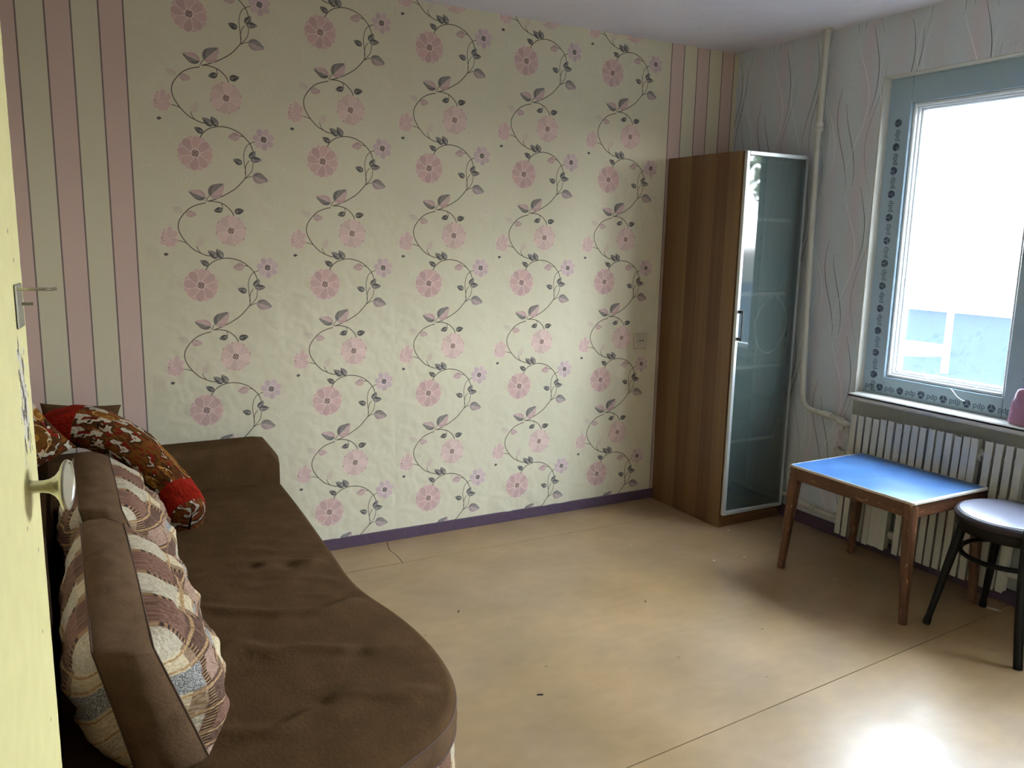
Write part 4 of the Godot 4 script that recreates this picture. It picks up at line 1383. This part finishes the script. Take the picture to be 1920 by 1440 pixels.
	b.tube([Vector3(-0.037, 0.114, 0.80), Vector3(-0.038, 0.113, 0.815)], 0.021, 12)
	part("coupling_nut", b, M.old_white, q)
	var q2 := thing("heating_pipe", "short white stub pipe low beside the radiator's left end", "pipe", Vector3.ZERO, 0.0, "heating pipes")
	b = MB.new()
	b.tube([Vector3(0.0, 0.455, 0.90), Vector3(-0.03, 0.455, 0.905), Vector3(-0.058, 0.452, 0.94), Vector3(-0.062, 0.445, 0.985)], 0.0135, 12)
	part("stub", b, M.old_white, q2)

# ================================================================ table
func table() -> void:
	var t := thing("low_table", "low worn wooden table with a pale blue top in front of the radiator", "table", Vector3(-0.352, 0.0, 1.426))
	# top 0.485 x 0.61, height 0.50
	var hx := 0.240; var hz := 0.303
	part("tabletop", bx(Vector3(0, 0.494, 0), Vector3(2 * hx - 0.004, 0.009, 2 * hz - 0.004), 0.0015, 2), M.blue, t, "pale blue laminate top")
	var lip := MB.new()
	for s in [-1.0, 1.0]:
		lip.box(Vector3(s * (hx - 0.002), 0.4935, 0), Vector3(0.006, 0.011, 2 * hz + 0.004), 0.002, 2)
		lip.box(Vector3(0, 0.4935, s * (hz - 0.002)), Vector3(2 * hx - 0.012, 0.011, 0.006 if s < 0 else 0.014), 0.002, 0)
	part("lipping", lip, M.lip, t, "bare pale edge lipping")
	for s in [-1.0, 1.0]:
		part("apron", bx(Vector3(s * (hx - 0.012), 0.4605, 0), Vector3(0.018, 0.056, 2 * hz - 0.06), 0.002, 2), M.worn, t)
		part("apron", bx(Vector3(0, 0.4605, s * (hz - 0.012)), Vector3(2 * hx - 0.06, 0.056, 0.018), 0.002, 0), M.worn, t)
	var feet := [Vector3(-0.573, 0, 1.10), Vector3(-0.574, 0, 1.728), Vector3(-0.122, 0, 1.115), Vector3(-0.135, 0, 1.735)]
	var tops := [Vector3(-1, 0, -1), Vector3(-1, 0, 1), Vector3(1, 0, -1), Vector3(1, 0, 1)]
	for i in 4:
		var a: Vector3 = feet[i] - t.position
		var b := Vector3(tops[i].x * (hx - 0.021), 0.488, tops[i].z * (hz - 0.021))
		var rows := []; var uvs := []
		for k in 9:
			var s := k / 8.0
			var c := Vector3(a.x, 0, a.z).lerp(b, s)
			var r := lerpf(0.0165, 0.0215, s)
			var row := []; var ur := []
			for j in 17:
				var an := TAU * j / 16
				var sq := 0.35 + 0.65 * s           # square at the top, rounder below
				var ca := cos(an); var sa := sin(an)
				var mx := maxf(absf(ca), absf(sa))
				var rad := r * lerpf(1.0, 0.94 / mx, smoothstep(0.2, 0.95, sq))
				row.append(c + Vector3(ca * rad, 0, sa * rad)); ur.append(Vector2(j / 16.0 * 0.12 + i * 0.21, s * 0.5))
			rows.append(row); uvs.append(ur)
		var mb := MB.new(); mb.grid(rows, uvs, false, true)
		var ft := []; var fu := []
		for j in 16: ft.append(rows[0][j]); fu.append(Vector2.ZERO)
		mb.poly(ft, fu)
		part("leg", mb, M.worn, t)

# ================================================================ chair
func chair() -> void:
	var c := thing("bentwood_chair", "black bentwood chair with a round padded seat drawn up to the blue table", "chair", Vector3(-0.288, 0.0, 1.945))
	var mb := MB.new()
	mb.lathe([Vector2(0.0, 0.447), Vector2(0.195, 0.447), Vector2(0.203, 0.451), Vector2(0.206, 0.462), Vector2(0.199, 0.473), Vector2(0.190, 0.476), Vector2(0.187, 0.474)], 56)
	part("seat_rim", mb, M.vinyl_rim, c)
	mb = MB.new()
	mb.lathe([Vector2(0.189, 0.474), Vector2(0.187, 0.478), Vector2(0.170, 0.4825), Vector2(0.14, 0.4845), Vector2(0.08, 0.485), Vector2(0.0, 0.485)], 56)
	part("seat", mb, M.vinyl, c, "padded grey vinyl seat")
	mb = MB.new()
	mb.lathe([Vector2(0.160, 0.405), Vector2(0.188, 0.405), Vector2(0.192, 0.41), Vector2(0.192, 0.447), Vector2(0.16, 0.447), Vector2(0.16, 0.405)], 56)
	part("seat_ring", mb, M.black_paint, c)
	var o: Vector3 = c.position
	var fl := func(p: Vector3) -> Vector3: return p - o
	# front legs
	for s in [[Vector3(-0.484, 0.0, 1.768), Vector3(-0.415, 0.44, 1.83)], [Vector3(-0.125, 0.0, 1.775), Vector3(-0.165, 0.44, 1.83)]]:
		mb = MB.new()
		var a: Vector3 = fl.call(s[0]); var b: Vector3 = fl.call(s[1])
		mb.tube([a, a.lerp(b, 0.04), a.lerp(b, 0.08), a.lerp(b, 0.5), a.lerp(b, 0.85), b], [0.0145, 0.0145, 0.012, 0.0155, 0.0175, 0.017], 14)
		part("leg", mb, M.black_paint, c)
	# rear legs run on up into the back bow
	var bow := [Vector3(-0.518, 0.0, 2.146), Vector3(-0.495, 0.2, 2.115), Vector3(-0.465, 0.40, 2.09), Vector3(-0.455, 0.50, 2.09), Vector3(-0.45, 0.66, 2.125), Vector3(-0.43, 0.80, 2.17), Vector3(-0.36, 0.885, 2.195), Vector3(-0.288, 0.90, 2.20), Vector3(-0.216, 0.885, 2.195), Vector3(-0.146, 0.80, 2.17), Vector3(-0.126, 0.66, 2.125), Vector3(-0.121, 0.50, 2.09), Vector3(-0.111, 0.40, 2.09), Vector3(-0.081, 0.2, 2.115), Vector3(-0.058, 0.0, 2.146)]
	var bp := []
	for p in bow: bp.append(fl.call(p))
	mb = MB.new(); mb.tube(spline(bp, 6), 0.0155, 14)
	part("back_bow", mb, M.black_paint, c, "rear legs and back in one bent rod")
	var inner := []
	for p in [Vector3(-0.388, 0.485, 2.085), Vector3(-0.38, 0.62, 2.11), Vector3(-0.345, 0.73, 2.15), Vector3(-0.288, 0.76, 2.16), Vector3(-0.231, 0.73, 2.15), Vector3(-0.196, 0.62, 2.11), Vector3(-0.188, 0.485, 2.085)]: inner.append(fl.call(p))
	mb = MB.new(); mb.tube(spline(inner, 6), 0.010, 10)
	part("inner_bow", mb, M.black_paint, c)
	# hoop that ties the legs together
	var hoop := []
	for i in 48:
		var a := TAU * i / 48
		hoop.append(Vector3(cos(a) * 0.178 - 0.005, 0.315, sin(a) * 0.160))
	mb = MB.new(); mb.tube(hoop, 0.0095, 10, false, true)
	part("hoop", mb, M.black_paint, c)

# ================================================================ small things
func small_things() -> void:
	# socket by the cabinet
	var s := thing("wall_socket", "square ivory wall socket on the flowered paper beside the cabinet", "socket", Vector3(-0.597, 0.922, 0.004))
	part("plate", bx(Vector3(0, 0, 0.006), Vector3(0.084, 0.088, 0.012), 0.004), M.socket, s)
	var mb := MB.new()
	mb.lathe([Vector2(0.024, 0.0), Vector2(0.024, 0.002), Vector2(0.021, 0.0026), Vector2(0.0, 0.0018)], 28, Transform3D(Basis(Vector3.RIGHT, PI / 2), Vector3(0, 0.002, 0.0115)))
	part("insert", mb, M.socket, s)
	for x in [-0.0095, 0.0095]:
		mb = MB.new()
		mb.lathe([Vector2(0.0042, 0.0), Vector2(0.004, 0.0008), Vector2(0, 0.0008)], 12, Transform3D(Basis(Vector3.RIGHT, PI / 2), Vector3(x, 0.002, 0.0134)))
		part("hole", mb, M.hole, s)
	mb = MB.new()
	mb.lathe([Vector2(0.002, 0.0), Vector2(0.0018, 0.0008), Vector2(0, 0.0008)], 10, Transform3D(Basis(Vector3.RIGHT, PI / 2), Vector3(0, 0.002, 0.0134)))
	part("screw", mb, M.steel, s)
	# pink plastic bag on the sill
	var pk := thing("pink_bag", "crumpled pink plastic bag standing on the window sill", "bag", Vector3(-0.012, 0.762, 1.80))
	var rows := []; var uvs := []
	var f := noise(401, 9.0, 3)
	for i in 15:
		var v_ := i / 14.0
		var row := []; var ur := []
		for j in 33:
			var a := TAU * j / 32
			var r := (1.0 - 0.25 * v_) * (1.0 + 0.25 * f.get_noise_3d(cos(a) * 0.12, v_ * 0.15, sin(a) * 0.12))
			if i == 14: r *= 0.25
			row.append(Vector3(cos(a) * 0.032 * r, v_ * 0.155 + 0.006 * f.get_noise_2d(a * 0.1, v_), sin(a) * 0.078 * r)); ur.append(Vector2(a, v_))
		rows.append(row); uvs.append(ur)
	mb = MB.new(); mb.grid(rows, uvs, false, true)
	part("skin", mb, M.pink, pk)
	# litter on the floor
	var bits := [[-0.116, 1.812, 0.030, 0, "torn white paper scrap under the round chair"], [-0.80, 0.905, 0.011, 0, "white paper scrap on the bare floor in front of the cabinet"], [-0.64, 0.937, 0.009, 0, "thin white paper scrap between the cabinet and the table leg"],
		[-1.035, 0.57, 0.006, 0, "tiny white paper scrap left of the cabinet on the floor"], [-0.442, 0.622, 0.008, 0, "white plaster crumb at the cabinet's front corner"], [-0.60, 0.56, 0.008, 0, ""], [-0.466, 1.31, 0.008, 0, "white paper scrap on the floor under the blue table"],
		[-2.096, 0.857, 0.008, 1, "dark wood chip on the floor beside the sofa's bulging end"], [-2.115, 1.524, 0.010, 1, "longer dark wood chip in the middle of the floor near the sofa"], [-1.366, 1.114, 0.006, 1, "small dark wood chip in the middle of the room"], [-1.90, 1.49, 0.005, 1, ""], [-1.62, 0.045, 0.006, 0, "white crumb against the purple baseboard"]]
	var k := 0
	for q in bits:
		k += 1
		if q[4] == "": continue
		var nm := "paper_scrap" if q[3] == 0 else "wood_chip"
		var o := thing(nm, q[4], "scrap" if q[3] == 0 else "chip", Vector3(q[0], 0.0, q[1]), k * 1.7, "litter on the floor")
		var r: float = q[2]
		var b := MB.new()
		if q[3] == 0:
			var pts := PackedVector2Array([Vector2(-r, -r * 0.3), Vector2(-r * 0.2, -r * 0.5), Vector2(r, -r * 0.15), Vector2(r * 0.5, r * 0.45), Vector2(-r * 0.5, r * 0.35)])
			b.plate(pts, 0.0015, Transform3D(Basis(Vector3.RIGHT, -PI / 2 + 0.05), Vector3(0, 0.0005, 0)))
			part("scrap", b, M.paper, o)
		else:
			b.box(Vector3(0, 0.0015, 0), Vector3(r * 2, 0.003, r * 0.6), 0.0008)
			part("splinter", b, M.chip, o)
